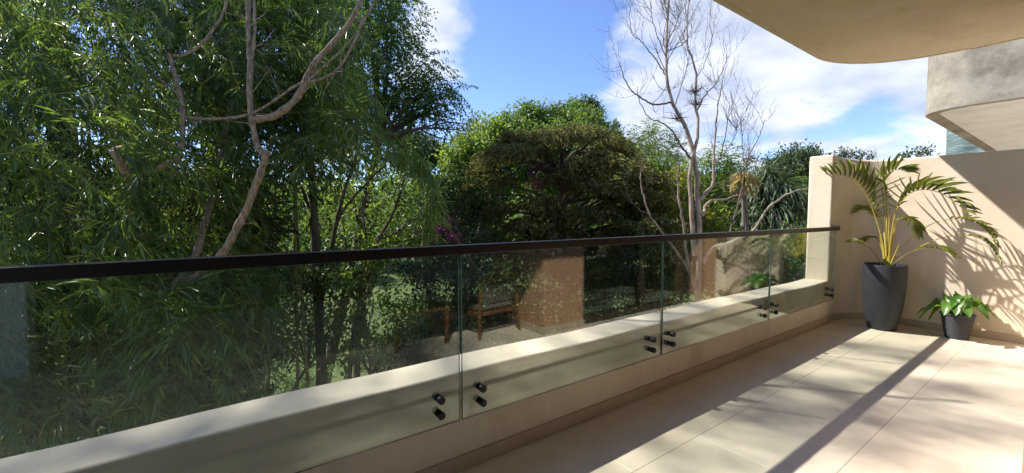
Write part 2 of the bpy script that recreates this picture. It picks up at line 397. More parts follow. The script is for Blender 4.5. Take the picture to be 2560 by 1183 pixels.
# ------------------------------------------------------------------ glass balustrade
GY = 1.77
bal = empty('glass_balustrade', (1.5, GY, 0.3))
tag(bal, 'frameless glass balustrade with dark bronze handrail bolted to the parapet', 'balustrade')
r = MB(); r.box(-4.1, 6.0, GY-0.026, GY+0.026, 1.108, 1.152)
bevel(r.build('handrail', RAILM, bal), 0.003, 2)
r = MB(); r.box(5.975, 6.005, GY-0.02, WALLY+0.01, 1.153, 1.162)
r.build('end_bracket', RAILM, bal)
JX = [-4.10, -2.41, -0.72, 0.954, 2.576, 4.265, 5.95]
for a, b_ in zip(JX[:-1], JX[1:]):
    g = MB(); x0, x1, y0, y1_, z0, z1 = a+0.007, b_-0.007, GY-0.006, GY+0.006, 0.29, 1.112
    g.add([(x0,y0,z0),(x1,y0,z0),(x1,y1_,z0),(x0,y1_,z0),(x0,y0,z1),(x1,y0,z1),(x1,y1_,z1),(x0,y1_,z1)], [(0,1,5,4),(2,3,7,6)], 0)
    b0 = len(g.v)-8
    for fc in ((0,3,2,1),(4,5,6,7),(1,2,6,5),(3,0,4,7)): g.f.append(tuple(b0+i for i in fc)); g.m.append(1)
    g.build('glass_panel', [GLASS, GEDGE], bal)
    for xx in (a+0.115, b_-0.115):
        for zc in (0.425, 0.352):
            s = MB(); s.tube([(xx, WALLY+0.003, zc), (xx, GY+0.008, zc)], [0.017, 0.017], 20)
            so_ = s.build('standoff', PIN, bal, smooth=40)
            c = MB(); c.tube([(xx, GY-0.0065, zc), (xx, GY-0.030, zc), (xx, GY-0.033, zc)], [0.0185, 0.0185, 0.0155], 20)
            c.build('cap', PIN, so_, smooth=40)

# ------------------------------------------------------------------ ceiling slab = balcony of the floor above
def slab_outline(x_left, y_edge, x_right, R, y_back, seg=28):
    pts = [(x_left, y_back), (x_left, y_edge)]
    for k in range(seg+1):
        a = math.pi/2*(1-k/seg); pts.append((x_right-R+R*math.cos(a), y_edge-R+R*math.sin(a)))
    pts.append((x_right, y_back)); return pts
def offset_in(pts, d):
    q = []
    for i, (x, y) in enumerate(pts):
        p0 = np.array(pts[i-1]); p1 = np.array(pts[(i+1) % len(pts)]); tt = p1-p0; tt = tt/np.linalg.norm(tt); q.append((x+tt[1]*d, y-tt[0]*d))
    return q
def prism(m, pts, z0, z1, mi=0):
    k = len(pts); m.add([(x, y, z0) for x, y in pts]+[(x, y, z1) for x, y in pts], [tuple(range(k)), tuple(range(2*k-1, k-1, -1))]+[(i, k+i, k+(i+1) % k, (i+1) % k) for i in range(k)], mi)
ZC = 3.15
ub = empty('upper_balcony', (3, 1, ZC)); tag(ub, 'cream rounded underside of the balcony overhead forming the ceiling', 'balcony')
ol = slab_outline(-7.0, 2.02, 6.97, 1.10, -7.0)
m = MB(); prism(m, ol, ZC, ZC+0.28); bevel(m.build('slab', SOFFIT, ub, smooth=30), 0.015, 2, 50)
m = MB(); oi_ = []
for x, y in ol[1:-1]:
    if x > 5.87 and y > 0.92: dx, dy = x-5.87, y-0.92; rr = math.hypot(dx, dy); oi_.append((5.87+dx/rr*1.03, 0.92+dy/rr*1.03, ZC-0.001))
    else: oi_.append((x, y-0.07, ZC-0.001))
oi_.append((6.90, -6.9, ZC-0.001)); m.tube(oi_, [0.007]*len(oi_), 8); m.build('drip_bead', SOFFIT, ub, smooth=60)
m = MB(); k = len(ol); outer = ol[1:-1]
ins = [(x-(0.2 if x > 6.9 else 0), y) for x, y in outer]
ins = []
for i, (x, y) in enumerate(outer):
    if y > 2.02-1.10 and x > 6.97-1.10: dx, dy = x-5.87, y-0.92; rr = math.hypot(dx, dy); ins.append((5.87+dx/rr*0.9, 0.92+dy/rr*0.9))
    else: ins.append((x, y-0.2))
nn_ = len(outer)
m.add([(x, y, ZC+0.281) for x, y in outer]+[(x, y, ZC+0.75) for x, y in outer]+[(x, y, ZC+0.281) for x, y in ins]+[(x, y, ZC+0.75) for x, y in ins],
      [(i, nn_+i, nn_+i+1, i+1) for i in range(nn_-1)]+[(nn_+i, 3*nn_+i, 3*nn_+i+1, nn_+i+1) for i in range(nn_-1)]+[(2*nn_+i, 2*nn_+i+1, 3*nn_+i+1, 3*nn_+i) for i in range(nn_-1)]+[(0, 2*nn_, 3*nn_, nn_), (nn_-1, 2*nn_-1, 4*nn_-1, 3*nn_-1)])
m.build('parapet', CREAM, ub, smooth=30)

# ------------------------------------------------------------------ facade behind the camera (seen mirrored in the balustrade)
m = MB(); m.box(2.84, 3.44, -0.9, 0.14, 0.0, ZC-0.003)
c1 = m.build('column', BROWN); bevel(c1, 0.01, 2); tag(c1, 'broad brown plastered column mirrored in the balustrade glass', 'column')
m = MB(); m.box(2.828, 3.452, -0.9, 0.152, 0.001, 0.08); m.build('skirting_tile', SKIRT, c1)
m = MB(); m.box(5.72, 6.02, -0.9, 0.30, 0.0, ZC-0.003)
c2 = m.build('column', BROWN); bevel(c2, 0.01, 2); tag(c2, 'slim brown plastered column between the sliding door and the end wall', 'column')
m = MB(); m.box(5.708, 6.032, -0.9, 0.312, 0.001, 0.08); m.build('skirting_tile', SKIRT, c2)
m = MB(); m.box(6.02, 6.549, -0.9, 0.16, 0.0, ZC-0.003)
fw = m.build('facade_wall', CREAM); tag(fw, 'cream facade wall between the slim brown column and the end wall', 'wall')
sd = empty('sliding_door', (4.58, 0.05, 0.0)); tag(sd, 'wide dark glass sliding door between the two brown columns', 'door')
for x0, x1 in ((3.445, 3.505), (4.55, 4.63), (5.655, 5.715)):
    m = MB(); m.box(x0, x1, 0.0, 0.09, 0.091, 2.519); bevel(m.build('stile', DARKFRAME, sd), 0.003, 2)
for z0, z1 in ((0.002, 0.09), (2.52, 2.62)):
    m = MB(); m.box(3.445, 5.715, -0.005, 0.095, z0, z1); bevel(m.build('rail', DARKFRAME, sd), 0.003, 2)
for x0, x1, yy in ((3.506, 4.549, 0.03), (4.631, 5.654, 0.055)):
    m = MB(); m.box(x0, x1, yy, yy+0.008, 0.092, 2.518); m.build('pane', DOORGLASS, sd)
m = MB(); m.box(3.441, 5.719, -0.2, 0.1, 2.625, ZC-0.003); tag(m.build('door_lintel', CREAM), 'cream wall above the dark sliding door', 'wall')
m = MB(); m.box(-6.9, 2.835, -3.6, -3.4, -0.3, ZC-0.003); bw = m.build('rear_wall', simple('dim_rear_finish', (0.055, 0.040, 0.030), 0.6, b=0.2, var=0.25)); tag(bw, 'dark rear wall of the deep terrace recess', 'wall')  # dark finish made up to keep the recess dim in the glass reflection
m = MB(); m.box(2.9, 7.6, -5.2, -5.0, -0.3, ZC-0.003); tag(m.build('room_wall', INTERIOR), kind='structure')
m = MB(); m.box(6.0, 6.5, -5.0, -0.91, 0.0, ZC-0.003); tag(m.build('room_wall', INTERIOR), kind='structure')
m = MB(); m.box(2.845, 3.0, -5.0, -0.91, 0.0, ZC-0.003); tag(m.build('room_wall', INTERIOR), kind='structure')
m = MB(); m.box(2.9, 6.6, -5.0, -3.21, -0.3, -0.001); tag(m.build('room_floor', INTERIOR), kind='structure')
m = MB(); m.box(-3.4, -1.25, -1.6, -1.4, 0.0, ZC-0.003); gp = m.build('pier_wall', WHITE); bevel(gp, 0.01, 2); tag(gp, 'pale grey pier wall mirrored faintly in the glass beside the bamboo', 'wall')

# lounge armchair and low table in the recess
def lounge_chair(x, y, rot):
    e = empty('lounge_armchair', (0, 0, 0)); tag(e, 'low teak armchair with curved back rail, mirrored in the balustrade glass', 'armchair')
    for sx in (-1, 1):
        m = MB(); m.tube([(sx*0.29, 0.27, 0.0), (sx*0.275, 0.25, 0.27), (sx*0.265, 0.24, 0.50)], [0.014, 0.021, 0.017], 10); m.build('leg', WOOD, e, smooth=40)
        m = MB(); m.tube([(sx*0.29, -0.30, 0.0), (sx*0.27, -0.27, 0.28), (sx*0.25, -0.29, 0.66)], [0.014, 0.021, 0.016], 10); m.build('leg', WOOD, e, smooth=40)
        m = MB(); m.tube(spline([(sx*0.262, 0.28, 0.505), (sx*0.27, 0.0, 0.51), (sx*0.252, -0.28, 0.56)], 8), [0.016]*8, 10); m.build('armrest', WOOD, e, smooth=40)
        m = MB(); m.box(sx*0.262-0.013, sx*0.262+0.013, -0.25, 0.23, 0.235, 0.275); m.build('side_rail', WOOD, e)
    m = MB(); P = spline([(-0.26, -0.285, 0.62), (-0.13, -0.335, 0.655), (0, -0.35, 0.665), (0.13, -0.335, 0.655), (0.26, -0.285, 0.62)], 14)
    for k, q in enumerate(P):
        h = 0.035+0.02*math.sin(math.pi*k/13); m.v += [(q[0], q[1]-0.011, q[2]-h), (q[0], q[1]+0.011, q[2]-h), (q[0], q[1]+0.011, q[2]+h*0.6), (q[0], q[1]-0.011, q[2]+h*0.6)]
    for k in range(13):
        for j in range(4): m.f.append((k*4+j, k*4+(j+1) % 4, k*4+4+(j+1) % 4, k*4+4+j)); m.m.append(0)
    m.build('back_rail', WOOD, e, smooth=40)
    m = MB(); m.box(-0.245, 0.245, 0.20, 0.235, 0.24, 0.275); m.build('front_rail', WOOD, e)
    m = MB(); m.box(-0.245, 0.245, -0.27, -0.24, 0.24, 0.275); m.build('rear_rail', WOOD, e)
    m = MB(); m.box(-0.245, 0.245, -0.24, 0.26, 0.277, 0.345); bevel(m.build('seat_cushion', FABRIC, e), 0.025, 4)
    m = MB(); m.add([(-0.235,-0.245,0.346),(0.235,-0.245,0.346),(0.235,-0.21,0.346),(-0.235,-0.21,0.346),(-0.235,-0.32,0.56),(0.235,-0.32,0.56),(0.235,-0.285,0.56),(-0.235,-0.285,0.56)], [(0,3,2,1),(4,5,6,7),(0,1,5,4),(1,2,6,5),(2,3,7,6),(3,0,4,7)]); bevel(m.build('back_cushion', FABRIC, e), 0.012, 3)
    e.location = (x, y, 0.0); e.rotation_euler = (0, 0, rot); return e
lounge_chair(2.42, -0.42, math.radians(172))
e = empty('low_table', (0, 0, 0)); tag(e, 'low teak table with square legs, mirrored in the glass beside the armchair', 'table')
for sx in (-1, 1):
    for sy in (-1, 1):
        m = MB(); m.box(sx*0.25-0.018, sx*0.25+0.018, sy*0.2-0.018, sy*0.2+0.018, 0.0, 0.345); m.build('leg', WOOD, e)
m = MB(); m.box(-0.28, 0.28, -0.23, 0.23, 0.346, 0.375); bevel(m.build('tabletop', WOOD, e), 0.004, 2)
e.location = (1.62, -0.42, 0.0); e.rotation_euler = (0, 0, 0.05)

# ------------------------------------------------------------------ neighbour's balcony and netted building
nb = empty('neighbour_balcony', (12, 0, ZC)); tag(nb, 'unpainted cement balcony with white soffit above the end wall', 'balcony')
X0, Y0 = 10.25, 1.86
npt = []
R = 0.6
for k in range(33):
    a = math.pi/2+math.pi/2*(1-k/32.0)*1.0
    npt.append((X0+R+R*math.cos(a), Y0-R+R*math.sin(a)))
npt = [(X0, -6.0)]+npt+[(30.0, Y0)]
outl = npt+[(30.0, -6.0)]
m = MB(); prism(m, outl, ZC, ZC+0.25); m.build('soffit', WHITE, nb, smooth=30)
m = MB(); kk = len(npt)
inn2 = []
for i, (x, y) in enumerate(npt):
    p0 = np.array(npt[max(i-1, 0)]); p1 = np.array(npt[min(i+1, kk-1)]); tt = (p1-p0)/np.linalg.norm(p1-p0); inn2.append((x+tt[1]*0.10, y-tt[0]*0.10))
ou2 = []
for i, (x, y) in enumerate(npt):
    p0 = np.array(npt[max(i-1, 0)]); p1 = np.array(npt[min(i+1, kk-1)]); tt = (p1-p0)/np.linalg.norm(p1-p0); ou2.append((x-tt[1]*0.06, y+tt[0]*0.06))
z0, z1 = ZC-0.05, ZC+1.75
m.add([(x, y, z0) for x, y in ou2]+[(x, y, z1) for x, y in ou2]+[(x, y, z0) for x, y in inn2]+[(x, y, z1) for x, y in inn2],
      [(i, i+1, kk+i+1, kk+i) for i in range(kk-1)]+[(2*kk+i, 3*kk+i, 3*kk+i+1, 2*kk+i+1) for i in range(kk-1)]+[(kk+i, kk+i+1, 3*kk+i+1, 3*kk+i) for i in range(kk-1)]+[(i, 2*kk+i, 2*kk+i+1, i+1) for i in range(kk-1)])
m.build('parapet', CEMENT, nb, smooth=30)
m = MB(); m.box(11.0, 29.9, -6.0, -1.2, 0.001, ZC-0.002); m.build('wall', WHITE, nb)
m = MB(); m.box(6.85, 29.9, -6.0, 2.05, -0.3, 0.0); m.build('floor_slab', CREAM, nb)
m = MB(); m.box(6.85, 29.9, 1.82, 2.05, 0.001, 0.5); m.build('lower_parapet', CREAM, nb)

NET, t, p, o = mat('teal_netting')
f1 = noise(t, 0.9, 7, 0.7, None, (1, 1, 4)); t.links.new(ramp(t, f1, [(0.35, (0.10, 0.155, 0.15)), (0.6, (0.20, 0.27, 0.255)), (0.7, (0.34, 0.40, 0.38))]), p.inputs['Base Color']); p.inputs['Roughness'].default_value = 0.7
bump(t, p, f1, 1.0, 0.15)
nbld = empty('netted_building', (34, 0, -3.5)); tag(nbld, 'tall building wrapped in teal scaffold netting behind the cement balcony', 'building')
cx0 = on_plane(2366, 340, 0, 33.0)
m = MB()
YB = cx0[1]
gw, gh = 30, 22
for j in range(gh+1):
    for i in range(gw+1):
        yy = YB-8.0*i/gw; z = -3.5+(8.4+3.5)*j/gh
        m.v.append((33.0+0.10*math.sin(i*1.3+j*0.7)*math.sin(j*1.1)+random.uniform(-0.05, 0.05), yy, z))
for j in range(gh):
    for i in range(gw): m.f.append((j*(gw+1)+i, (j+1)*(gw+1)+i, (j+1)*(gw+1)+i+1, j*(gw+1)+i+1)); m.m.append(0)
m.build('netting', NET, nbld, smooth=60)
m = MB(); m.box(33.25, 40, YB-8.0, YB-0.05, -3.5, 8.3); m.build('wall', CEMENT, nbld)
for k in range(4):
    m = MB(); yy = YB-0.3-k*2.4; m.tube([(33.2, yy, -3.5), (33.2, yy, 8.6)], [0.03, 0.03], 6); m.build('scaffold_pole', PIN, nbld)

# ------------------------------------------------------------------ planters
planter = empty('tall_planter', (6.13, 1.36, 0)); tag(planter, 'tall tapered charcoal planter holding the palm by the end wall', 'planter')
POT = simple('charcoal_fibreclay', (0.030, 0.033, 0.042), 0.6, b=0.25, bs=120, var=0.12)
PX, PY = 6.13, 1.36
m = MB(); m.lathe([(0.001, 0.0), (0.115, 0.0), (0.125, 0.01), (0.15, 0.12), (0.172, 0.26), (0.188, 0.42), (0.196, 0.57), (0.197, 0.70), (0.196, 0.735), (0.190, 0.738), (0.184, 0.735), (0.182, 0.66), (0.175, 0.55)], PX, PY, 56)
m.build('pot', POT, planter, smooth=40)
m = MB(); m.lathe([(0.178, 0.672), (0.12, 0.678), (0.05, 0.684), (0.001, 0.682)], PX, PY, 32); m.build('soil', SOIL, planter, smooth=60)

small = empty('low_planter', (6.32, 0.80, 0)); tag(small, 'low ribbed dark pot holding the broad leaved plant', 'planter')
POT2, t, p, o = mat('ribbed_dark_plastic'); p.inputs['Base Color'].default_value = (0.034, 0.034, 0.044, 1); p.inputs['Roughness'].default_value = 0.55
SX, SY = 6.30, 0.795
prof = [(0.001, 0.0), (0.086, 0.0)]
zq = 0.004
while zq < 0.235:
    rr = 0.088+0.038*zq/0.25; prof += [(rr, zq), (rr+0.003, zq+0.006), (rr+0.003, zq+0.011), (rr, zq+0.017)]; zq += 0.019
prof += [(0.124, 0.243), (0.133, 0.247), (0.134, 0.262), (0.128, 0.266), (0.122, 0.262), (0.118, 0.20)]
m = MB(); m.lathe(prof, SX, SY, 48); m.build('pot', POT2, small, smooth=50)
m = MB(); m.lathe([(0.12, 0.232), (0.06, 0.238), (0.001, 0.236)], SX, SY, 28); m.build('soil', SOIL, small, smooth=60)

# broad leaved plant: every leaf a part
BROADLEAF, t, p, o = mat('glossy_broad_leaf')
g = t.nodes.new('ShaderNodeNewGeometry'); oi = t.nodes.new('ShaderNodeObjectInfo')
t.links.new(ramp(t, oi.outputs['Random'], [(0, (0.045, 0.125, 0.025)), (1, (0.12, 0.25, 0.05))]), p.inputs['Base Color']); p.inputs['Roughness'].default_value = 0.32
tl = t.nodes.new('ShaderNodeBsdfTranslucent'); tl.inputs[0].default_value = (0.30, 0.48, 0.06, 1)
mx = t.nodes.new('ShaderNodeMixShader'); mx.inputs[0].default_value = 0.3; t.links.new(p.outputs[0], mx.inputs[1]); t.links.new(tl.outputs[0], mx.inputs[2]); t.links.new(mx.outputs[0], o.inputs['Surface'])
plant = empty('broad_leaf_plant', (SX, SY, 0.235)); tag(plant, 'bushy plant with broad glossy green leaves in the low pot', 'plant')
def broad_leaf(base, tip, w, sag, parent, lift=0.06):
    base = np.array(base); tip = np.array(tip); d = tip-base; L = np.linalg.norm(d); hd = np.array([d[0], d[1], 0]); hd = hd/np.linalg.norm(hd); side = np.array([-hd[1], hd[0], 0])
    m = MB(); n = 13
    for i in range(n):
        s = i/(n-1); c = base+d*s; c[2] += lift*math.sin(math.pi*min(1, s*1.05))-sag*s**3
        if s < 0.28: ww = 0.0035
        else:
            u = (s-0.28)/0.72; ww = 0.0035+w*math.sin(math.pi*u**0.75)**0.65*(1-0.2*u)
        up = 0.30*ww
        wave = 0.12*ww*math.sin(i*2.1)
        m.v += [tuple(c+side*ww*0.5+np.array([0, 0, up+wave])), tuple(c+side*ww*0.25+np.array([0, 0, up*0.35])), tuple(c), tuple(c-side*ww*0.25+np.array([0, 0, up*0.35])), tuple(c-side*ww*0.5+np.array([0, 0, up-wave]))]
    for i in range(n-1):
        for k in range(4): m.f.append((i*5+k, i*5+k+1, i*5+5+k+1, i*5+5+k)); m.m.append(0)
    return m.build('leaf', BROADLEAF, parent, smooth=80)
lr = random.Random(3)
for k in range(24):
    a = k*2.399+lr.uniform(-0.3, 0.3); inner = k >= 15
    L = lr.uniform(0.10, 0.15) if inner else lr.uniform(0.22, 0.33)
    hz = lr.uniform(0.36, 0.43) if inner else lr.uniform(0.22, 0.36)
    b0 = (SX+0.03*math.cos(a), SY+0.03*math.sin(a), 0.236)
    tp = (SX+L*math.cos(a), SY+L*math.sin(a), hz)
    if tp[0] > ENDX-0.03: tp = (ENDX-0.03, tp[1], tp[2]+0.05)
    broad_leaf(b0, tp, lr.uniform(0.10, 0.14), lr.uniform(0.02, 0.09), plant, lr.uniform(0.05, 0.12))

# palm: each frond a part, each leaflet a sub-part
palm = empty('areca_palm', (PX, PY, 0.68)); tag(palm, 'slender palm with yellow stems and feathery arching fronds in the tall planter', 'palm')
PSTEM = simple('yellow_palm_stem', (0.48, 0.37, 0.06), 0.45, var=0.15)
PSTEMG = simple('green_palm_stem', (0.20, 0.21, 0.05), 0.45, var=0.15)
LFM = []
for v in range(4):                                      # leaflet variants: unit length along +X, bending down
    m = MB(); dr = (0.10, 0.25, 0.45, 0.7)[v]; n = 6
    for i in range(n):
        s = i/(n-1); ww = (0.35+0.65*math.sin(math.pi*min(1, s*0.9+0.12)))*(1 if s < 0.98 else 0.02)*0.5
        ang = dr*s; x = s*(1-0.25*dr*s); z = -dr*s*s*0.6
        m.v += [(x, -ww, z+0.25*ww), (x, 0, z), (x, ww, z+0.25*ww)]
    for i in range(n-1):
        for k in range(2): m.f.append((i*3+k, i*3+k+1, i*3+3+k+1, i*3+3+k)); m.m.append(0)
    me = m.mesh('leaflet'); me.materials.append(L_PALM); me.shade_smooth(); LFM.append(me)
pr = random.Random(21)
def frond(pix, start, pairs, ll, lw, r0, up=0.5, stem=None):
    pts = [on_plane(px, py, 0, X) for px, py, X in pix]
    P = spline(pts, 26)
    m = MB(); m.tube(P, [r0*(1-0.8*i/25)+0.0012 for i in range(26)], 7)
    fr = m.build('frond', stem or PSTEM, palm, smooth=50)
    for k in range(pairs):
        s = start+(1-start)*(k+0.5)/pairs
        fi = s*25; i = min(int(fi), 24); c = P[i]+(P[i+1]-P[i])*(fi-i); td = P[i+1]-P[i]; td = td/np.linalg.norm(td)
        u = (s-start)/(1-start); lk = 1.22*ll*(0.45+0.65*math.sin(math.pi*min(1, 0.15+u*0.83)))*pr.uniform(0.88, 1.1)
        side = np.cross(td, np.array([0, 0, 1.0])); side = side/max(1e-6, np.linalg.norm(side)); upv = np.cross(side, td)
        for sg in (-1, 1):
            ax = td*(0.35+0.75*u)+side*sg*(0.9-0.35*u)+upv*up*pr.uniform(0.8, 1.2); ax = ax/np.linalg.norm(ax)
            zv = upv+side*sg*(-0.3); yv = np.cross(zv, ax); yv = yv/np.linalg.norm(yv); zv = np.cross(ax, yv)
            o = bpy.data.objects.new('leaflet', LFM[pr.choice((0, 0, 1, 1, 2))]); COL.objects.link(o); o.parent = fr
            o.matrix_parent_inverse = Matrix.Identity(4)
            w_ = lw*pr.uniform(0.85, 1.15)
            o.matrix_local = Matrix(((ax[0]*lk, yv[0]*w_, zv[0]*lk, c[0]), (ax[1]*lk, yv[1]*w_, zv[1]*lk, c[1]), (ax[2]*lk, yv[2]*w_, zv[2]*lk, c[2]), (0, 0, 0, 1)))
    return fr
B = 6.13
frond([(2214, 662, B), (2205, 600, 6.10), (2184, 530, 6.06), (2160, 478, 6.0), (2120, 442, 5.95), (2062, 436, 5.9)], 0.40, 16, 0.22, 0.014, 0.0065, 1.3)
frond([(2218, 662, B), (2217, 580, 6.15), (2216, 500, 6.18), (2212, 450, 6.2), (2240, 424, 6.22), (2272, 432, 6.24)], 0.46, 12, 0.20, 0.012, 0.006, 0.6)
frond([(2222, 662, B), (2228, 590, 6.1), (2244, 520, 6.05), (2285, 478, 6.0), (2350, 482, 5.95), (2418, 532, 5.92)], 0.38, 16, 0.21, 0.014, 0.006, 0.7)
frond([(2226, 664, B), (2262, 610, 6.2), (2330, 560, 6.28), (2405, 548, 6.3), (2460, 572, 6.3), (2490, 612, 6.3)], 0.50, 13, 0.12, 0.009, 0.004, 0.3)
frond([(2228, 664, B), (2290, 622, 6.22), (2360, 594, 6.3), (2430, 590, 6.32), (2475, 615, 6.32), (2500, 660, 6.32)], 0.50, 11, 0.10, 0.008, 0.0035, 0.2)
frond([(2230, 664, B), (2262, 638, 6.1), (2300, 624, 6.05), (2345, 620, 6.0), (2388, 640, 5.98)], 0.42, 15, 0.10, 0.012, 0.004, 0.1, PSTEMG)
frond([(2204, 662, B), (2186, 632, 6.1), (2168, 616, 6.05), (2142, 604, 6.0), (2120, 606, 5.98)], 0.45, 12, 0.085, 0.011, 0.0035, 0.2, PSTEMG)
frond([(2210, 662, B), (2204, 620, 6.2), (2190, 596, 6.25), (2172, 592, 6.3), (2158, 604, 6.32)], 0.5, 10, 0.085, 0.011, 0.0035, -0.1, PSTEMG)
frond([(2216, 662, B), (2212, 600, 6.2), (2205, 560, 6.3), (2190, 535, 6.36), (2160, 520, 6.4), (2130, 540, 6.42)], 0.5, 12, 0.12, 0.014, 0.005, 0.1)
frond([(2224, 662, B), (2232, 600, 6.15), (2242, 560, 6.1), (2262, 545, 6.05), (2290, 560, 6.0), (2300, 590, 5.98)], 0.45, 13, 0.12, 0.014, 0.005, -0.1)
m = MB(); P = spline([on_plane(2217, 640, 0, 6.12), on_plane(2211, 520, 0, 6.1), on_plane(2200, 440, 0, 6.08), on_plane(2189, 374, 0, 6.06)], 12)
m.tube(P, [0.007-0.0055*i/11 for i in range(12)], 7); m.build('spear_leaf', PSTEMG, palm, smooth=50)
for px0, px1, py1 in ((2222, 2236, 560), (2213, 2200, 590), (2219, 2224, 520), (2226, 2248, 610)):
    m = MB(); m.tube(spline([on_plane(px0, 664, 0, B), on_plane((px0+px1)/2, (664+py1)/2, 0, 6.12), on_plane(px1, py1, 0, 6.1)], 8), [0.009-0.006*i/7 for i in range(8)], 8); m.build('stem', PSTEM, palm, smooth=50)

# ================================================================== vegetation
def leaves(name, P, A, Nv, L, Wd, material, parent, droop=0.0, stuff=True):
    """one folded blade (two triangles) for every row"""
    P = np.asarray(P); A = nrm(np.asarray(A)); Nv = np.asarray(Nv); L = np.asarray(L)[:, None]; Wd = np.asarray(Wd)[:, None]
    S = nrm(np.cross(A, Nv)); N2 = np.cross(S, A)
    mid = P+A*L*0.42+N2*Wd*0.10; tip = P+A*L; tip[:, 2] -= droop*L[:, 0]
    n = len(P); V = np.empty((n, 4, 3)); V[:, 0] = P; V[:, 1] = mid+S*Wd*0.5+N2*Wd*0.14; V[:, 2] = tip; V[:, 3] = mid-S*Wd*0.5+N2*Wd*0.14
    me = bpy.data.meshes.new(name); me.vertices.add(n*4); me.vertices.foreach_set('co', V.reshape(-1).astype(np.float32))
    idx = (np.arange(n)*4)[:, None]+np.array([0, 1, 2, 0, 2, 3])[None, :]
    me.loops.add(n*6); me.loops.foreach_set('vertex_index', idx.reshape(-1).astype(np.int32))
    me.polygons.add(n*2); me.polygons.foreach_set('loop_start', np.arange(0, n*6, 3, dtype=np.int32))
    me.update(calc_edges=True)
    o = link(name, me, material, parent)
    if stuff: o['kind'] = 'stuff'
    return o
def rdir(n): return nrm(rng.normal(size=(n, 3)))

DM = 2.4
def crown_points(lumps, dens, leaf, k=9, spread=0.22, mode='broad', down=0.35, shell=0.45):
    """leaf rows for a set of lumps (centre, rx, ry, rz)"""
    PP, AA, NN, LL, WW = [], [], [], [], []
    for c, rx, ry, rz in lumps:
        nt_ = max(6, int(DM*dens*(rx*ry+rx*rz+ry*rz)/3))
        d = rdir(nt_); rad = (rng.random(nt_)**shell)[:, None]
        noise_r = 1+0.22*np.sin(d[:, :1]*5+c[0])+0.18*np.sin(d[:, 2:]*7+c[1])
        tw = np.array(c)+d*np.array([rx, ry, rz])*rad*noise_r
        outd = nrm(d+0.5*rdir(nt_)+np.array([0, 0, 0.15]))
        if mode == 'pinnate':
            m_ = k; s = np.linspace(0.1, 1, m_)[None, :, None]
            rl = leaf[0]*4.2*(0.7+0.6*rng.random((nt_, 1, 1)))
            ax = nrm(outd+0.5*rdir(nt_)+np.array([0, 0, -0.15]))[:, None, :]
            sag = np.array([0, 0, -1.0])*(s**2)*rl*0.45
            p = tw[:, None, :]+ax*s*rl+sag
            sd_ = nrm(np.cross(ax, np.array([0, 0, 1.0])+0.3*rdir(nt_)[:, None, :]))
            sgn = np.where(np.arange(m_) % 2 == 0, 1.0, -1.0)[None, :, None]
            a = nrm(ax*0.45+sd_*sgn+np.array([0, 0, -down])+0.15*rng.normal(size=(nt_, m_, 3)))
            nv = nrm(np.array([0, 0, 1.0])+0.35*rng.normal(size=(nt_, m_, 3)))
        else:
            m_ = k
            p = tw[:, None, :]+rng.normal(size=(nt_, m_, 3))*spread*0.5
            a = nrm(outd[:, None, :]*0.7+0.75*rng.normal(size=(nt_, m_, 3))*0.8+np.array([0, 0, -down]))
            nv = nrm(np.array([0, 0, 0.8])+outd[:, None, :]*0.5+0.6*rng.normal(size=(nt_, m_, 3)))
        q = nt_*m_
        PP.append(p.reshape(q, 3)); AA.append(a.reshape(q, 3)); NN.append(nv.reshape(q, 3))
        LL.append(leaf[0]*(0.65+0.7*rng.random(q))); WW.append(leaf[1]*(0.7+0.6*rng.random(q)))
    return [np.concatenate(x) for x in (PP, AA, NN, LL, WW)]

def lump(px, py, dep, r, ry=None, rz=None): return (at(px, py, dep), r, ry or r, rz or r*0.8)
GROUND = -3.5
def tree(name, label, base_px, base_dep, lumps, leafm, barkm, leaf, dens, tr=0.14, mode='broad', k=9, spread=0.22, down=0.35, group=None, cat='tree', shell=0.45, limbs=True, fk=0.5):
    """trunk from the ground, a limb to every lump, crown of single leaves"""
    g = at(base_px, 600, base_dep); base = np.array([g[0], g[1], GROUND])
    e = empty(name, tuple(base)); tag(e, label, cat, group)
    cs = np.array([l[0] for l in lumps]); cen = cs.mean(0); fork = base*(1-fk)+cen*fk; fork[2] = base[2]+(cen[2]-base[2])*fk
    fork[:2] += rng.normal(size=2)*0.15
    m = MB()
    tp = spline([base-np.array([0, 0, 0.15]), base*0.6+fork*0.4+np.array([*(rng.normal(size=2)*0.12), 0]), fork], 10)
    m.tube(tp, [tr*(1-0.4*i/9) for i in range(10)], 9)
    if limbs:
        for c in cs:
            md = (fork+c)/2+rng.normal(size=3)*0.22; P = spline([fork-np.array([0, 0, 0.1]), md, c], 9)
            m.tube(P, [tr*0.42*(1-0.82*i/8) for i in range(9)], 6)
            for j in range(3):
                s0 = P[rng.integers(3, 8)]; q = c+rdir(1)[0]*np.array([0.8, 0.8, 0.6])*np.linalg.norm(P[-1]-P[4])*0.5
                m.tube(spline([s0, (s0+q)/2+rng.normal(size=3)*0.1, q], 5), [tr*0.18*(1-0.75*i/4) for i in range(5)], 4)
    m.build('trunk', barkm, e, smooth=60)
    leaves('crown', *crown_points(lumps, dens, leaf, k, spread, mode, down, shell), leafm, e)
    return e

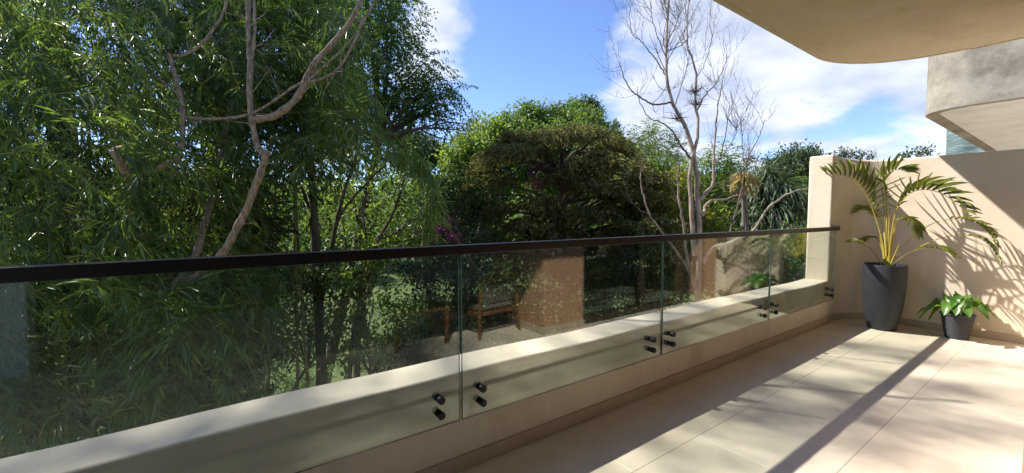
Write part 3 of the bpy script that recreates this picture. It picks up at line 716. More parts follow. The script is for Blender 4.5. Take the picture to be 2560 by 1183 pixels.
# ------------------------------------------------------------------ bamboo: arching twigs with fans of drooping blades
def bamboo_right_edge(py):
    ys = [-300, 0, 60, 150, 230, 300, 360, 420, 470, 560, 700, 850, 960, 1100]
    xs = [830, 870, 905, 915, 960, 1010, 930, 840, 760, 715, 700, 705, 690, 640]
    return np.interp(py, ys, xs)
def bamboo_rows(n_br, px_rng, py_rng, dep_rng, size, cl_seed, gap=0.42, edge=True):
    PX_ = rng.uniform(*px_rng, n_br); PY_ = rng.uniform(*py_rng, n_br); DP = dep_rng[0]+(dep_rng[1]-dep_rng[0])*rng.random(n_br)**1.3
    ok = np.ones(n_br, bool)
    if edge: ok &= PX_ < bamboo_right_edge(PY_)-25+rng.normal(size=n_br)*22
    # bays and bulges of the foliage wall
    v = np.sin(PX_*0.021+cl_seed)+np.sin(PY_*0.024+PX_*0.009+cl_seed*2)+0.8*np.sin(PX_*0.05-PY_*0.043+cl_seed*3)
    ok &= (v*0.25+rng.random(n_br)) > gap-0.25
    DP = DP+np.clip(-v, -1.2, 1.6)*0.34
    B0 = ORI+(FW[None]+((PX_-1280)/F_PX)[:, None]*RT[None]-((PY_-591.5)/F_PX)[:, None]*UPV[None])*DP[:, None]
    B0 = B0[ok]; nb_ = len(B0)
    hd = rng.normal(size=(nb_, 3))*0.55+np.array([0.45, -0.62, 0.0])   # towards the light gap and the house
    hd[:, 2] = 0; hd = nrm(hd); ln = rng.uniform(0.5, 1.15, nb_)*size
    tt = np.linspace(0, 1, 6)
    C = B0[:, None, :]+hd[:, None, :]*(ln[:, None]*(tt-0.75)[None, :])[:, :, None]
    C[:, :, 2] += ln[:, None]*(0.35*tt[None, :]-0.85*tt[None, :]**2)+0.2*ln[:, None]
    K, Lf = 10, 8
    s = np.linspace(0.22, 1.0, K); fi = s*5; i0 = np.minimum(fi.astype(int), 4); fr = fi-i0
    SP = C[:, i0]*(1-fr)[None, :, None]+C[:, i0+1]*fr[None, :, None]
    SP = SP+rng.normal(size=SP.shape)*0.05*size
    TD = nrm(C[:, i0+1]-C[:, i0])
    twig = nrm(TD*0.7+rng.normal(size=TD.shape)*0.55+np.array([0, 0, -0.22]))
    j = np.linspace(0, 1, Lf)
    P = SP[:, :, None, :]+twig[:, :, None, :]*(j*0.18*size)[None, None, :, None]
    sd_ = nrm(np.cross(twig, np.array([0, 0, 1.0])+0.2*rng.normal(size=twig.shape)))
    sg = np.where(np.arange(Lf) % 2 == 0, 1.0, -1.0)
    A = twig[:, :, None, :]*(0.55+0.6*j)[None, None, :, None]+sd_[:, :, None, :]*(sg*(0.62-0.4*j))[None, None, :, None]+np.array([0, 0, -0.30])+rng.normal(size=P.shape)*0.15
    Nv = np.array([0, 0, 0.9])+rng.normal(size=P.shape)*0.45
    q = nb_*K*Lf; keep = rng.random(q) < 0.9
    L = rng.uniform(0.09, 0.225, q)*size*np.repeat(rng.uniform(0.7, 1.15, nb_*K), Lf); Wd = L*rng.uniform(0.11, 0.15, q)
    return C, (P.reshape(q, 3)[keep], A.reshape(q, 3)[keep], Nv.reshape(q, 3)[keep], L[keep], Wd[keep])
def bamboo(label, n_br, pxr, pyr, depr, seed, base_px, base_dep, culm_tops, size=1.0, leafm=None, gap=0.42, edge=True):
    g = at(base_px, 600, base_dep); base = np.array([g[0], g[1], GROUND])
    e = empty('bamboo_clump', tuple(base)); tag(e, label, 'bamboo', 'bamboo clumps beside the balcony')
    for k, (tx, ty, td) in enumerate(culm_tops):
        b0 = base+np.array([rng.normal()*0.35, rng.normal()*0.35, -0.1]); tp = at(tx, ty, td)
        md = b0*0.45+tp*0.55; md[2] = b0[2]+(tp[2]-b0[2])*0.72; md[:2] = b0[:2]*0.7+tp[:2]*0.3
        P = spline([b0, (b0+md)/2, md, tp], 22); m = MB(); m.tube(P, [0.032*(1-0.85*i/21)*(1.12 if i % 3 == 0 else 1.0) for i in range(22)], 8); m.build('culm', B_CULM, e, smooth=60)
    C, rows = bamboo_rows(n_br, pxr, pyr, depr, size, seed, gap, edge)
    m = MB()
    for c in C: m.tube(c, [0.0045*size*(1-0.7*i/5) for i in range(6)], 3, cap=False)
    tw_ = m.build('twigs', B_CULM, e); tw_['kind'] = 'stuff'
    leaves('foliage', *rows, leafm or L_BAMBOO, e, droop=0.10)
    return e
bamboo('dense dark bamboo clump left of the pruned tree, leaning to the balcony', 640, (-420, 420), (-110, 1120), (4.2, 5.6), 1.0, 120, 6.6, [(40, 60, 5.6), (200, 120, 5.4), (330, 300, 5.4), (-100, 0, 5.8), (120, 420, 5.3)], 1.0, None, 0.62)
bamboo('bamboo clump right behind the pruned pale tree, drooping to the lawn', 620, (380, 1010), (-110, 1050), (5.1, 6.3), 2.3, 560, 7.4, [(520, 60, 6.2), (700, 40, 6.2), (880, 120, 6.1), (960, 280, 6.0), (640, 300, 6.2)], 1.0, None, 0.58)
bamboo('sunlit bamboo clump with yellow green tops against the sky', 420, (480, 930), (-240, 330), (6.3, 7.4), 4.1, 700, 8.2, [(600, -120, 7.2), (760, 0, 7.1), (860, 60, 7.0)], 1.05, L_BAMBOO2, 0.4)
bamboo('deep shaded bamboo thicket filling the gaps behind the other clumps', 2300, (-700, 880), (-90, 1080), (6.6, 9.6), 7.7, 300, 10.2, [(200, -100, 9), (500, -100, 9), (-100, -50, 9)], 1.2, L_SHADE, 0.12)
bamboo('low bamboo sprays hiding the foot of the pruned tree', 90, (250, 640), (700, 1100), (3.9, 4.9), 5.2, 430, 5.6, [(420, 700, 4.8), (520, 760, 4.8)], 0.95, None, 0.4)
# one long spray hanging free in front of the bright tree
e = empty('bamboo_spray', tuple(at(900, 400, 6.2))); tag(e, 'long bamboo branch hanging free right of the bamboo, before the lawn trees', 'bamboo')
P = spline([at(800, 402, 6.6), at(890, 372, 6.4), at(980, 362, 6.2), at(1050, 400, 6.1), at(1085, 470, 6.1), at(1070, 560, 6.1)], 26)
m = MB(); m.tube(P, [0.008*(1-0.75*i/25) for i in range(26)], 6); m.build('stem', B_CULM, e, smooth=60)
PP, AA, NN, LL, WW = [], [], [], [], []
for i in range(8, 26):
    for kk_ in range(5):
        c = P[i]+rng.normal(size=3)*0.03; tw_ = nrm(rng.normal(size=3)*0.5+np.array([0.15, -0.1, -1.0]))
        for j in range(8):
            PP.append(c+tw_*j*0.035); AA.append(tw_*0.8+rng.normal(size=3)*0.30+np.array([0, 0, -0.25])); NN.append(np.array([0.2, -0.5, 0.7])+rng.normal(size=3)*0.4); l = rng.uniform(0.13, 0.22); LL.append(l); WW.append(l*0.125)
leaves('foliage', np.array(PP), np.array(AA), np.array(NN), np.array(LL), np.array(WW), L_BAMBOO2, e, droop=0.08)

# ------------------------------------------------------------------ pruned pale-barked tree in front of the bamboo
def limb(pix, dep, r0, r1, n=24):
    r0 *= 0.74; r1 *= 0.74
    pts = [at(p[0], p[1], p[2] if len(p) > 2 else dep) for p in pix]; P = spline(pts, n)
    P = P+np.cumsum(rng.normal(size=P.shape)*0.0022, axis=0)
    return P, [(r0+(r1-r0)*i/(n-1))*(1+0.09*math.sin(i*1.9+r0*300)+rng.normal()*0.06) for i in range(n)]
D = 4.25
pt_root = at(430, 1240, D+0.5)
e = empty('pruned_tree', (pt_root[0], pt_root[1], GROUND)); tag(e, 'pruned pale barked tree with curving bare limbs in front of the bamboo', 'tree')
LIMBS = [
 ([(420, 1500, D+2.0), (420, 1000, D+1.8), (430, 830, D+1.2), (425, 770, D+0.6), (440, 715, D+0.05)], 0.10, 0.07),
 ([(440, 715), (500, 688), (555, 640), (600, 560), (635, 480), (655, 420), (663, 390)], 0.052, 0.045),
 ([(668, 384), (645, 368), (632, 310), (625, 240), (623, 150), (619, 60), (622, -120), (640, -330)], 0.044, 0.026),
 ([(440, 715), (485, 645, D+.3), (512, 560, D+.6), (530, 490, D+.75), (545, 420, D+.85), (560, 340, D+1.05), (580, 230, D+1.1), (592, 180, D+1.2), (606, 60, D+1.6)], 0.055, 0.034),
 ([(632, 300, D+.05), (690, 285), (740, 240), (780, 160), (820, 110), (870, 50), (905, -20), (950, -160), (1000, -330)], 0.054, 0.022),
 ([(457, 292), (530, 298), (600, 292), (650, 274), (700, 245), (750, 212), (790, 204), (840, 180), (885, 110), (908, 45)], 0.019, 0.016),
 ([(740, 240), (790, 185), (850, 130), (905, 60), (960, -60)], 0.018, 0.012),
 ([(430, 800, D+1.6), (330, 560, D+1.7), (350, 450, D+.7), (390, 428, D+.1), (430, 405), (452, 385), (457, 330), (452, 250), (437, 180), (425, 132)], 0.045, 0.024),
 ([(427, 142), (470, 136), (520, 95), (560, 30), (585, -60), (600, -200)], 0.022, 0.013),
 ([(447, 238), (390, 190), (350, 150), (325, 110), (330, 40), (345, -80)], 0.012, 0.007),
 ([(626, 200), (634, 120), (640, 50), (642, -80), (700, -250)], 0.022, 0.014),
 ([(370, 640, D+1.7), (350, 520, D+.7), (330, 455, D+.1), (314, 412, D-.2), (293, 370, D-.3)], 0.055, 0.052),
 ([(436, 440), (460, 365), (497, 284)], 0.010, 0.009),
]
for i, (pix, r0, r1) in enumerate(LIMBS):
    P, R = limb(pix, D, r0, r1, 44); m = MB(); m.tube(P, R, 10); m.build('trunk' if i == 0 else 'limb', B_PALE, e, smooth=60)
P, R = limb([(293.8, 371.5, D-.297), (292.4, 369, D-.303)], D, 0.0515, 0.050, 3); m = MB(); m.tube(P, [0.040]*3, 12); m.build('cut_face', CUT, e)
P, R = limb([(662, 392), (671, 380)], D, 0.046, 0.040, 6); m = MB(); m.tube(P, R, 10); m.build('knot', B_PALE, e, smooth=60)

m = MB()
for pix, r0, r1 in LIMBS[1:11]:
    for _ in range(4):
        i_ = random.randrange(1, len(pix)-1); a_ = at(pix[i_][0], pix[i_][1], pix[i_][2] if len(pix[i_]) > 2 else D); d_ = nrm(rng.normal(size=3)+np.array([0, 0, 0.5])); l_ = rng.uniform(0.15, 0.5)
        m.tube(spline([a_, a_+d_*l_*0.5+rng.normal(size=3)*0.03, a_+d_*l_+np.array([0, 0, 0.05])], 6), [0.006*(1-0.7*k_/5) for k_ in range(6)], 5, cap=False)
m.build('twigs', B_PALE, e)['kind'] = 'stuff'

# ------------------------------------------------------------------ leafless tree
BD = 8.6
b0 = at(1745, 740, BD)
e = empty('leafless_tree', (b0[0], b0[1], GROUND)); tag(e, 'tall leafless tree with whitish forked trunk and fine bare twigs', 'tree')
STEMS = [
 ([(1742, 1200), (1744, 900), (1746, 740), (1750, 603), (1745, 500), (1737, 398), (1713, 315), (1679, 252), (1666, 183), (1666, 105), (1671, 0), (1676, -90)], 0.105, 0.020),
 ([(1738, 640), (1730, 540), (1724, 450), (1730, 400), (1742, 356), (1744, 294), (1739, 267), (1739, 173), (1721, 120), (1718, 52), (1726, 0), (1735, -80)], 0.070, 0.010),
 ([(1681, 256), (1634, 262), (1598, 241), (1571, 215), (1553, 173), (1549, 158)], 0.028, 0.008),
 ([(1668, 194), (1640, 150), (1608, 110), (1579, 79), (1574, 16)], 0.022, 0.006),
 ([(1725, 395), (1700, 360), (1681, 330), (1650, 305), (1619, 291), (1597, 246), (1592, 215)], 0.030, 0.006),
 ([(1751, 500), (1781, 461), (1784, 409), (1786, 360), (1792, 293), (1802, 225), (1806, 200)], 0.052, 0.008),
 ([(1742, 280), (1760, 240), (1785, 215), (1802, 189), (1815, 152), (1818, 138)], 0.022, 0.006),
 ([(1755, 540), (1762, 520), (1776, 503), (1813, 498), (1854, 487), (1900, 498)], 0.042, 0.012),
 ([(1820, 600), (1840, 530), (1855, 470), (1868, 398), (1895, 350), (1905, 320), (1912, 299)], 0.026, 0.006),
 ([(1862, 430), (1856, 370), (1854, 325), (1850, 290)], 0.014, 0.005),
 ([(1735, 700), (1700, 640), (1655, 582), (1626, 540), (1608, 487), (1600, 446), (1602, 430)], 0.040, 0.010),
 ([(1626, 538), (1600, 525), (1577, 503), (1561, 461)], 0.022, 0.008),
 ([(1740, 720), (1718, 640), (1708, 556), (1697, 498), (1695, 409), (1681, 388), (1650, 360)], 0.050, 0.010),
 ([(1700, 520), (1680, 470), (1655, 420), (1640, 395)], 0.024, 0.008),
 ([(1757, 660), (1780, 625), (1830, 605), (1885, 575), (1905, 540), (1930, 512), (1975, 482), (2026, 470)], 0.058, 0.018),
 ([(1925, 520), (1945, 545), (1975, 572)], 0.022, 0.010),
 ([(1800, 400), (1815, 330), (1822, 280), (1826, 250)], 0.016, 0.005),
 ([(1784, 420), (1812, 380), (1838, 340), (1845, 300)], 0.018, 0.005),
 ([(1781, 462), (1830, 450), (1860, 420), (1890, 395)], 0.024, 0.008),
 ([(1688, 262), (1705, 210), (1722, 150)], 0.014, 0.005),
 ([(1667, 150), (1640, 80), (1628, 30), (1625, -20)], 0.014, 0.005),
 ([(1666, 110), (1690, 60), (1705, 10)], 0.012, 0.004),
 ([(1739, 200), (1765, 150), (1780, 90), (1772, 60)], 0.012, 0.004),
 ([(1722, 120), (1700, 70), (1690, 20)], 0.010, 0.004),
]
tw = MB()
def twigs(P, depth, r, ln, nrng):
    k = rng.integers(*nrng)
    for _ in range(k):
        i = int(rng.integers(max(1, len(P)//4), len(P)-1)); s = P[i]; td = nrm(P[i]-P[i-1])
        d = nrm(td*0.6+rng.normal(size=3)*0.55+np.array([0, 0, 0.55])); l = ln*rng.uniform(0.5, 1.2)
        mid = s+d*l*0.5+rng.normal(size=3)*l*0.06; q = s+d*l+np.array([0, 0, l*0.22])+rng.normal(size=3)*l*0.06
        Q = spline([s, mid, q], 6); tw.tube(Q, [r*(1-0.6*i_/5) for i_ in range(6)], 4, cap=False)
        if depth > 0: twigs(Q, depth-1, r*0.65, ln*0.52, (2, 5))
for i, (pix, r0, r1) in enumerate(STEMS):
    pts = []
    off = 0.0 if i in (0, 1) else random.uniform(-0.5, 0.5)
    for j, p_ in enumerate(pix): pts.append(at(p_[0], p_[1], BD+off*min(1, j/3)))
    P = spline(pts, 30); P[1:-1] += rng.normal(size=P[1:-1].shape)*0.008
    m = MB(); m.tube(P, [0.8*(r0+(r1-r0)*(k/29)**0.7) for k in range(30)], 9); m.build('trunk' if i == 0 else 'limb', B_WHITE if r0 > 0.035 else B_TWIG, e, smooth=60)
    if i not in (14, 15, 10, 11): twigs(P[8:], 2, max(0.0045, r1*0.55), 0.68 if i > 1 else 0.85, (7, 11) if i < 2 else (4, 8))
    elif i != 14: twigs(P[8:], 1, 0.006, 0.4, (2, 4))
t_o = tw.build('twigs', B_TWIG, e); t_o['kind'] = 'stuff'
for px, py in ((1741, 262), (1692, 298), (1738, 232)):       # witches' brooms
    m = MB(); c = at(px, py, BD-0.02)
    for _ in range(36):
        d = rdir(1)[0]; d[2] = abs(d[2])*0.7; l = rng.uniform(0.12, 0.34); m.tube(spline([c, c+d*l*0.5+rng.normal(size=3)*0.04, c+d*l+rng.normal(size=3)*0.05], 4), [0.006, 0.005, 0.004, 0.002], 3, cap=False)
    b_ = m.build('twig_tuft', B_DARK, e); b_['kind'] = 'stuff'

# ------------------------------------------------------------------ trees of the garden
tree('feathery_tree', 'tall dark tree with feathery drooping leaves right of the bamboo, against the sky', 800, 11.5,
     [lump(900, -90, 12, 1.3), lump(960, 20, 12, 0.95), lump(985, 90, 12, 0.7), lump(930, 130, 12, 1.0), lump(900, 40, 12.3, 1.0), lump(960, 210, 12, 0.8), lump(1055, 160, 12, 0.55), lump(1085, 215, 12, 0.62), lump(1125, 235, 12, 0.38), lump(1040, 250, 12, 0.7), lump(1090, 265, 12, 0.45), lump(975, 300, 12, 0.55), lump(1040, 305, 12, 0.3), lump(1140, 300, 12, 0.22), lump(1150, 325, 12, 0.18), lump(850, 240, 12.5, 1.0), lump(860, 340, 12.5, 0.8), lump(930, 370, 12.5, 0.7), lump(1000, 370, 12.5, 0.5), lump(1000, 240, 12.2, 0.6)],
     L_MID, B_DARK, (0.12, 0.048), 130, 0.15, 'pinnate', 11, down=0.55, fk=0.82)
tree('slender_tree', 'slender backlit tree with thin dark trunks and sparse yellow green leaves', 880, 10.5,
     [lump(880, 470, 10.5, 0.7), lump(950, 520, 10.5, 0.7), lump(800, 540, 11, 0.7), lump(900, 590, 10, 0.6), lump(985, 580, 10.5, 0.55), lump(850, 420, 11, 0.6), lump(1020, 520, 11, 0.5), lump(760, 480, 11.5, 0.6)],
     L_BRIGHT, B_DARK, (0.13, 0.055), 24, 0.11, 'broad', 8, 0.30, 0.25, shell=0.5)
tree('garden_bush', 'light green bush with broad leaves behind the glass, below the slender tree', 930, 9.3,
     [lump(900, 690, 9.3, 0.42), lump(950, 640, 9.5, 0.45), lump(880, 790, 9, 0.45), lump(940, 760, 9, 0.45), lump(960, 850, 8.8, 0.4), lump(900, 870, 8.8, 0.4), lump(1010, 780, 9.3, 0.4), lump(860, 900, 8.8, 0.3)],
     L_BRIGHT, B_GREY, (0.12, 0.06), 70, 0.07, 'broad', 8, 0.24, 0.3, cat='bush')
tree('garden_bush', 'low bright lime fern like bush on the lawn beside the dark trunk', 745, 10.5, [lump(735, 955, 10.5, 0.45), lump(785, 945, 10.5, 0.4), lump(700, 985, 10.5, 0.4)],
     L_BRIGHT, B_GREY, (0.10, 0.035), 260, 0.04, 'pinnate', 10, cat='bush')
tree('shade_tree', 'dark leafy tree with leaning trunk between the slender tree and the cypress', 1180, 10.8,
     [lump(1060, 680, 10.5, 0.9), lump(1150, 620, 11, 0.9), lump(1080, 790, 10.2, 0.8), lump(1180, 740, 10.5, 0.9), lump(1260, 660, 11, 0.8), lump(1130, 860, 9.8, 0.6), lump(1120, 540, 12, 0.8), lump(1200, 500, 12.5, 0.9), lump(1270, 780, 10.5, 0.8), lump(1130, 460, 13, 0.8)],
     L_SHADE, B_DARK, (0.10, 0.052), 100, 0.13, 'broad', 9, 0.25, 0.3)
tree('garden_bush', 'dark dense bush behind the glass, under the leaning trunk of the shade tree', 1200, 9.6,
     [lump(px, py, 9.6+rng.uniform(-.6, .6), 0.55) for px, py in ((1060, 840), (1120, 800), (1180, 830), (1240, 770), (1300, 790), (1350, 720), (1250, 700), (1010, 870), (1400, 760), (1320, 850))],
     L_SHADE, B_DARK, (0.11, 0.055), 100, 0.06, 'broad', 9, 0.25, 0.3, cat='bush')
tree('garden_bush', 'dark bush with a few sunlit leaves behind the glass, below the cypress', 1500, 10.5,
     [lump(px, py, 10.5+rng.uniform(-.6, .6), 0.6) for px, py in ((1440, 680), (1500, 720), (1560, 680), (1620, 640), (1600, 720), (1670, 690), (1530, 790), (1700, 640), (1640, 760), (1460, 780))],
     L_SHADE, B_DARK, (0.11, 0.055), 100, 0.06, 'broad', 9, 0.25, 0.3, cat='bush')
tree('garden_bush', 'mid green bush behind the glass, right of the leafless trunk', 1850, 12,
     [lump(px, py, 12+rng.uniform(-.6, .6), 0.6) for px, py in ((1790, 640), (1840, 620), (1900, 640), (1960, 620), (1860, 690), (1800, 700), (2010, 600), (1930, 680), (2010, 660))],
     L_MID, B_DARK, (0.12, 0.055), 110, 0.06, 'broad', 9, 0.25, 0.3, cat='bush')
tree('broadleaf_tree', 'mid green backlit tree closing the lawn behind the slender tree', 900, 16,
     [lump(px, py, 16+rng.uniform(-1, 1), 1.0) for px, py in ((720, 520), (780, 600), (850, 560), (920, 620), (990, 600), (1050, 560), (820, 480), (940, 500), (700, 440), (1010, 480))],
     L_MID, B_DARK, (0.15, 0.07), 40, 0.13, 'broad', 9, 0.3, 0.3)
tree('garden_bush', 'dark bush at the foot of the bamboo, left of the lime fern like bush', 705, 9.5,
     [lump(px, py, 9.5+rng.uniform(-.5, .5), 0.5) for px, py in ((700, 760), (740, 820), (690, 860), (770, 760), (745, 700), (800, 840), (830, 760), (850, 840), (790, 690), (870, 720), (760, 880), (720, 680))],
     L_DARK, B_DARK, (0.11, 0.05), 75, 0.05, 'broad', 9, 0.28, 0.4, cat='bush')
g = at(798, 600, 9.6)
e = empty('dark_trunk_tree', (g[0], g[1], GROUND)); tag(e, 'tree with several dark bare trunks forking upwards right of the bamboo', 'tree')
for pix, r0, r1 in (([(806, 1050), (803, 900), (797, 780), (790, 650), (786, 520), (778, 420), (770, 330)], 0.125, 0.07), ([(800, 760), (822, 650), (840, 560), (862, 480), (890, 400), (905, 320)], 0.06, 0.03),
                    ([(835, 590), (852, 540), (880, 500), (920, 455), (965, 410)], 0.04, 0.018), ([(870, 1000), (880, 850), (900, 760), (925, 680), (945, 600), (985, 520), (1010, 440)], 0.055, 0.025), ([(925, 680), (915, 600), (905, 520), (915, 440)], 0.03, 0.014),
                    ([(788, 560), (760, 480), (735, 400)], 0.05, 0.02), ([(945, 600), (1000, 575), (1050, 535)], 0.03, 0.012), ([(1300, 1000), (1275, 860), (1235, 740), (1180, 660), (1140, 600), (1110, 540)], 0.07, 0.025)):
    P = spline([at(a_, b_, 9.6+(0.4 if a_ > 1050 else 0)) for a_, b_ in pix], 26); P += np.cumsum(rng.normal(size=P.shape)*0.006, axis=0)
    m = MB(); m.tube(P, [(r0+(r1-r0)*k_/25)*(1+rng.normal()*0.05) for k_ in range(26)], 9); m.build('trunk', B_DARK, e, smooth=60)
leaves('crown', *crown_points([lump(a_, b_, 9.8+rng.uniform(-.5, .5), 0.45, 0.45, 0.25) for a_, b_ in ((780, 430), (840, 380), (900, 420), (960, 440), (1000, 480), (830, 620), (900, 560), (760, 560), (1040, 560), (970, 620), (870, 680), (720, 620))], 55, (0.13, 0.055), 9, 0.3), L_DARK, e)
# big cypress: flat drooping pads on crooked limbs
def cypress(name, label, base_px, dep, pads, dens):
    g = at(base_px, 600, dep); base = np.array([g[0], g[1], GROUND]); e = empty(name, tuple(base)); tag(e, label, 'tree')
    m = MB(); topp = at(base_px-20, 330, dep); P = spline([base-np.array([0, 0, .1]), base*0.5+topp*0.5+np.array([0.15, 0.1, 0]), topp], 14); m.tube(P, [0.2*(1-0.8*i/13) for i in range(14)], 10)
    PP, AA, NN, LL, WW = [], [], [], [], []
    for px, py, dd, r in pads:
        c = at(px, py, dd); zi = np.clip((c[2]-0.5*r-P[0][2])/(P[-1][2]-P[0][2]), 0.15, 0.95); s0 = P[int(zi*13)]
        m.tube(spline([s0, (s0+c)/2+np.array([0, 0, 0.25])+rng.normal(size=3)*0.15, c], 8), [0.06*(1-0.8*i/7) for i in range(8)], 6)
        nt_ = int(dens*r*r); d = rdir(nt_); tw_ = c+d*np.array([r, r, r*0.30])*(rng.random(nt_)**0.5)[:, None]
        outd = nrm((tw_-s0)*np.array([1, 1, 0.2])+rng.normal(size=(nt_, 3))*0.35)
        k = 12; s = np.linspace(0, 1, k)[None, :, None]; ln = rng.uniform(0.22, 0.5, (nt_, 1, 1))
        p_ = tw_[:, None, :]+outd[:, None, :]*s*ln+np.array([0, 0, -1.0])*(s**2)*ln*0.55
        a = nrm(outd[:, None, :]*0.7+rng.normal(size=(nt_, k, 3))*0.6+np.array([0, 0, -0.25])); q = nt_*k
        PP.append(p_.reshape(q, 3)); AA.append(a.reshape(q, 3)); NN.append((np.array([0, 0, 0.7])+rng.normal(size=(q, 3))*0.6)); l = rng.uniform(0.08, 0.19, q); LL.append(l); WW.append(l*0.34)
    m.build('trunk', B_DARK, e, smooth=60)
    leaves('crown', *[np.concatenate(x) for x in (PP, AA, NN, LL, WW)], L_CONIFER, e, droop=0.2)
pads = []
prof_x = [1170, 1200, 1250, 1300, 1350, 1400, 1450, 1490, 1540, 1600, 1640, 1670]; prof_y = [560, 450, 375, 335, 322, 305, 322, 318, 350, 405, 480, 560]
for _ in range(74):
    px = rng.uniform(1185, 1650); yt = np.interp(px, prof_x, prof_y); py = yt+8+rng.random()**1.25*(640-yt); pads.append((px, py, 13+rng.normal()*1.0, rng.uniform(0.35, 0.85)))
pads += [(px_+rng.uniform(-12, 12), np.interp(px_, prof_x, prof_y)+rng.uniform(4, 26), 13+rng.normal()*0.5, rng.uniform(0.32, 0.55)) for px_ in range(1205, 1640, 27)]
pads += [(px, 650+rng.uniform(-30, 60), 12.3, 0.75) for px in range(1230, 1640, 50)]
cypress('cypress_tree', 'broad brownish green cypress with drooping sprays, centre of the garden', 1420, 13.2, pads, 165)
tree('bright_tree', 'bright lime green tree left of the cypress, its top in sun', 1180, 17.5, [lump(1150, 395, 17, 0.9), lump(1200, 375, 17, 0.9), lump(1235, 330, 17.5, 0.7), lump(1165, 430, 17, 0.9), lump(1255, 355, 17.5, 0.7), lump(1225, 410, 17, 0.8), lump(1280, 325, 18, 0.5)],
     L_BRIGHT, B_GREY, (0.16, 0.08), 120, 0.14, 'broad', 9, 0.3, 0.3)
tree('broadleaf_tree', 'mid green tree peeping over the top of the cypress', 1380, 20, [lump(1250, 330, 20, 0.7), lump(1330, 300, 20, 0.9), lump(1318, 285, 20, 0.5), lump(1350, 292, 20, 0.7), lump(1420, 298, 20, 0.9), lump(1290, 330, 18, 0.9), lump(1380, 370, 17, 1.2), lump(1310, 390, 17, 1.1), lump(1450, 390, 17, 1.2), lump(1530, 400, 17, 1.1), lump(1260, 440, 17, 1.0), lump(1400, 440, 17, 1.2), lump(1500, 450, 17, 1.2), lump(1460, 330, 19, 1.1), lump(1500, 350, 19, 0.9), lump(1390, 330, 20, 1.0)],
     L_MID, B_GREY, (0.17, 0.085), 110, 0.15, 'broad', 9, 0.32, 0.3)
tree('umbrella_tree', 'open topped tree with layered umbrella leaf clusters above the cypress', 1450, 23, [lump(1405, 278, 23, 0.42, 0.42, 0.24), lump(1440, 268, 23, 0.45, 0.45, 0.25), lump(1480, 262, 23, 0.42, 0.42, 0.28), lump(1470, 300, 23, 0.6, 0.6, 0.4), lump(1440, 310, 23, 0.5, 0.5, 0.4), lump(1490, 325, 23, 0.5, 0.5, 0.4), lump(1490, 285, 23, 0.3)],
     L_GREY, B_GREY, (0.26, 0.12), 170, 0.08, 'broad', 8, 0.25, 0.9)
tree('young_conifer', 'small pointed grey green conifer tip right of the umbrella leaf tree', 1540, 28, [lump(1540, 322, 28, 0.16, 0.16, 0.4), lump(1541, 345, 28, 0.3, 0.3, 0.4), lump(1543, 370, 28, 0.45, 0.45, 0.45), lump(1543, 400, 28, 0.6, 0.6, 0.5)], L_GREY, B_GREY, (0.3, 0.05), 260, 0.06, 'broad', 9, 0.15, -0.5)
tree('feathery_tree', 'round topped feathery green tree left of the leafless tree', 1640, 22, [lump(1600, 355, 22, 0.9), lump(1640, 345, 22, 0.9), lump(1670, 375, 22, 1.0), lump(1600, 400, 21, 1.1), lump(1650, 420, 21, 1.2), lump(1700, 420, 21.5, 0.9), lump(1620, 330, 22, 0.5), lump(1560, 370, 22, 0.8)],
     L_MID, B_GREY, (0.14, 0.06), 75, 0.15, 'pinnate', 9, down=0.4)
tree('broadleaf_tree', 'glossy mid green tree behind the left limbs of the leafless tree', 1620, 15, [lump(1600, 450, 15, 0.9), lump(1650, 440, 15, 0.8), lump(1580, 520, 14.5, 1.0), lump(1640, 510, 14.5, 0.9), lump(1560, 590, 14.3, 0.9), lump(1640, 590, 14, 0.9), lump(1690, 470, 15, 0.7)],
     L_MID, B_GREY, (0.15, 0.075), 130, 0.14, 'broad', 9, 0.28, 0.35)
tree('yellow_leaf_tree', 'young yellow green tree directly behind the leafless trunk', 1700, 12.5, [lump(1690, 470, 12.5, 0.5), lump(1670, 510, 12.3, 0.45), lump(1700, 550, 12, 0.55), lump(1720, 440, 12.5, 0.45), lump(1660, 570, 12, 0.5), lump(1770, 540, 12, 0.5), lump(1790, 580, 12, 0.5), lump(1640, 470, 12.5, 0.3)],
     L_YELLOW, B_GREY, (0.13, 0.06), 105, 0.08, 'broad', 8, 0.26, 0.25)
tree('feathery_tree', 'feathery green tree with sunlit top right of the leafless trunk', 1810, 15, [lump(1790, 395, 15, 0.5), lump(1830, 400, 15, 0.55), lump(1850, 440, 15, 0.6), lump(1780, 440, 15, 0.7), lump(1820, 470, 14.8, 0.8), lump(1760, 500, 14.5, 0.7), lump(1850, 520, 14.5, 0.8), lump(1800, 560, 14.3, 0.8), lump(1760, 410, 15, 0.35)],
     L_MID, B_GREY, (0.13, 0.055), 110, 0.12, 'pinnate', 9, down=0.35)
tree('round_tree', 'round dense grey green tree just left of the end wall', 2000, 25, [lump(1960, 420, 25, 1.1), lump(2000, 400, 25, 1.1), lump(2030, 430, 25, 1.1), lump(1980, 450, 24.5, 1.3), lump(1930, 455, 25, 0.9)],
     L_GREY, B_GREY, (0.2, 0.1), 120, 0.16, 'broad', 9, 0.3, 0.3)
tree('broadleaf_tree', 'mid green tree below the round tree, left of the end wall', 2000, 16, [lump(1960, 500, 16, 0.8), lump(2010, 510, 16, 0.9), lump(1980, 560, 15.5, 0.9), lump(1920, 560, 15.5, 0.8), lump(2030, 580, 15, 0.9), lump(2020, 470, 16.5, 0.7)],
     L_MID, B_GREY, (0.12, 0.045), 120, 0.12, 'pinnate', 8, down=0.5)
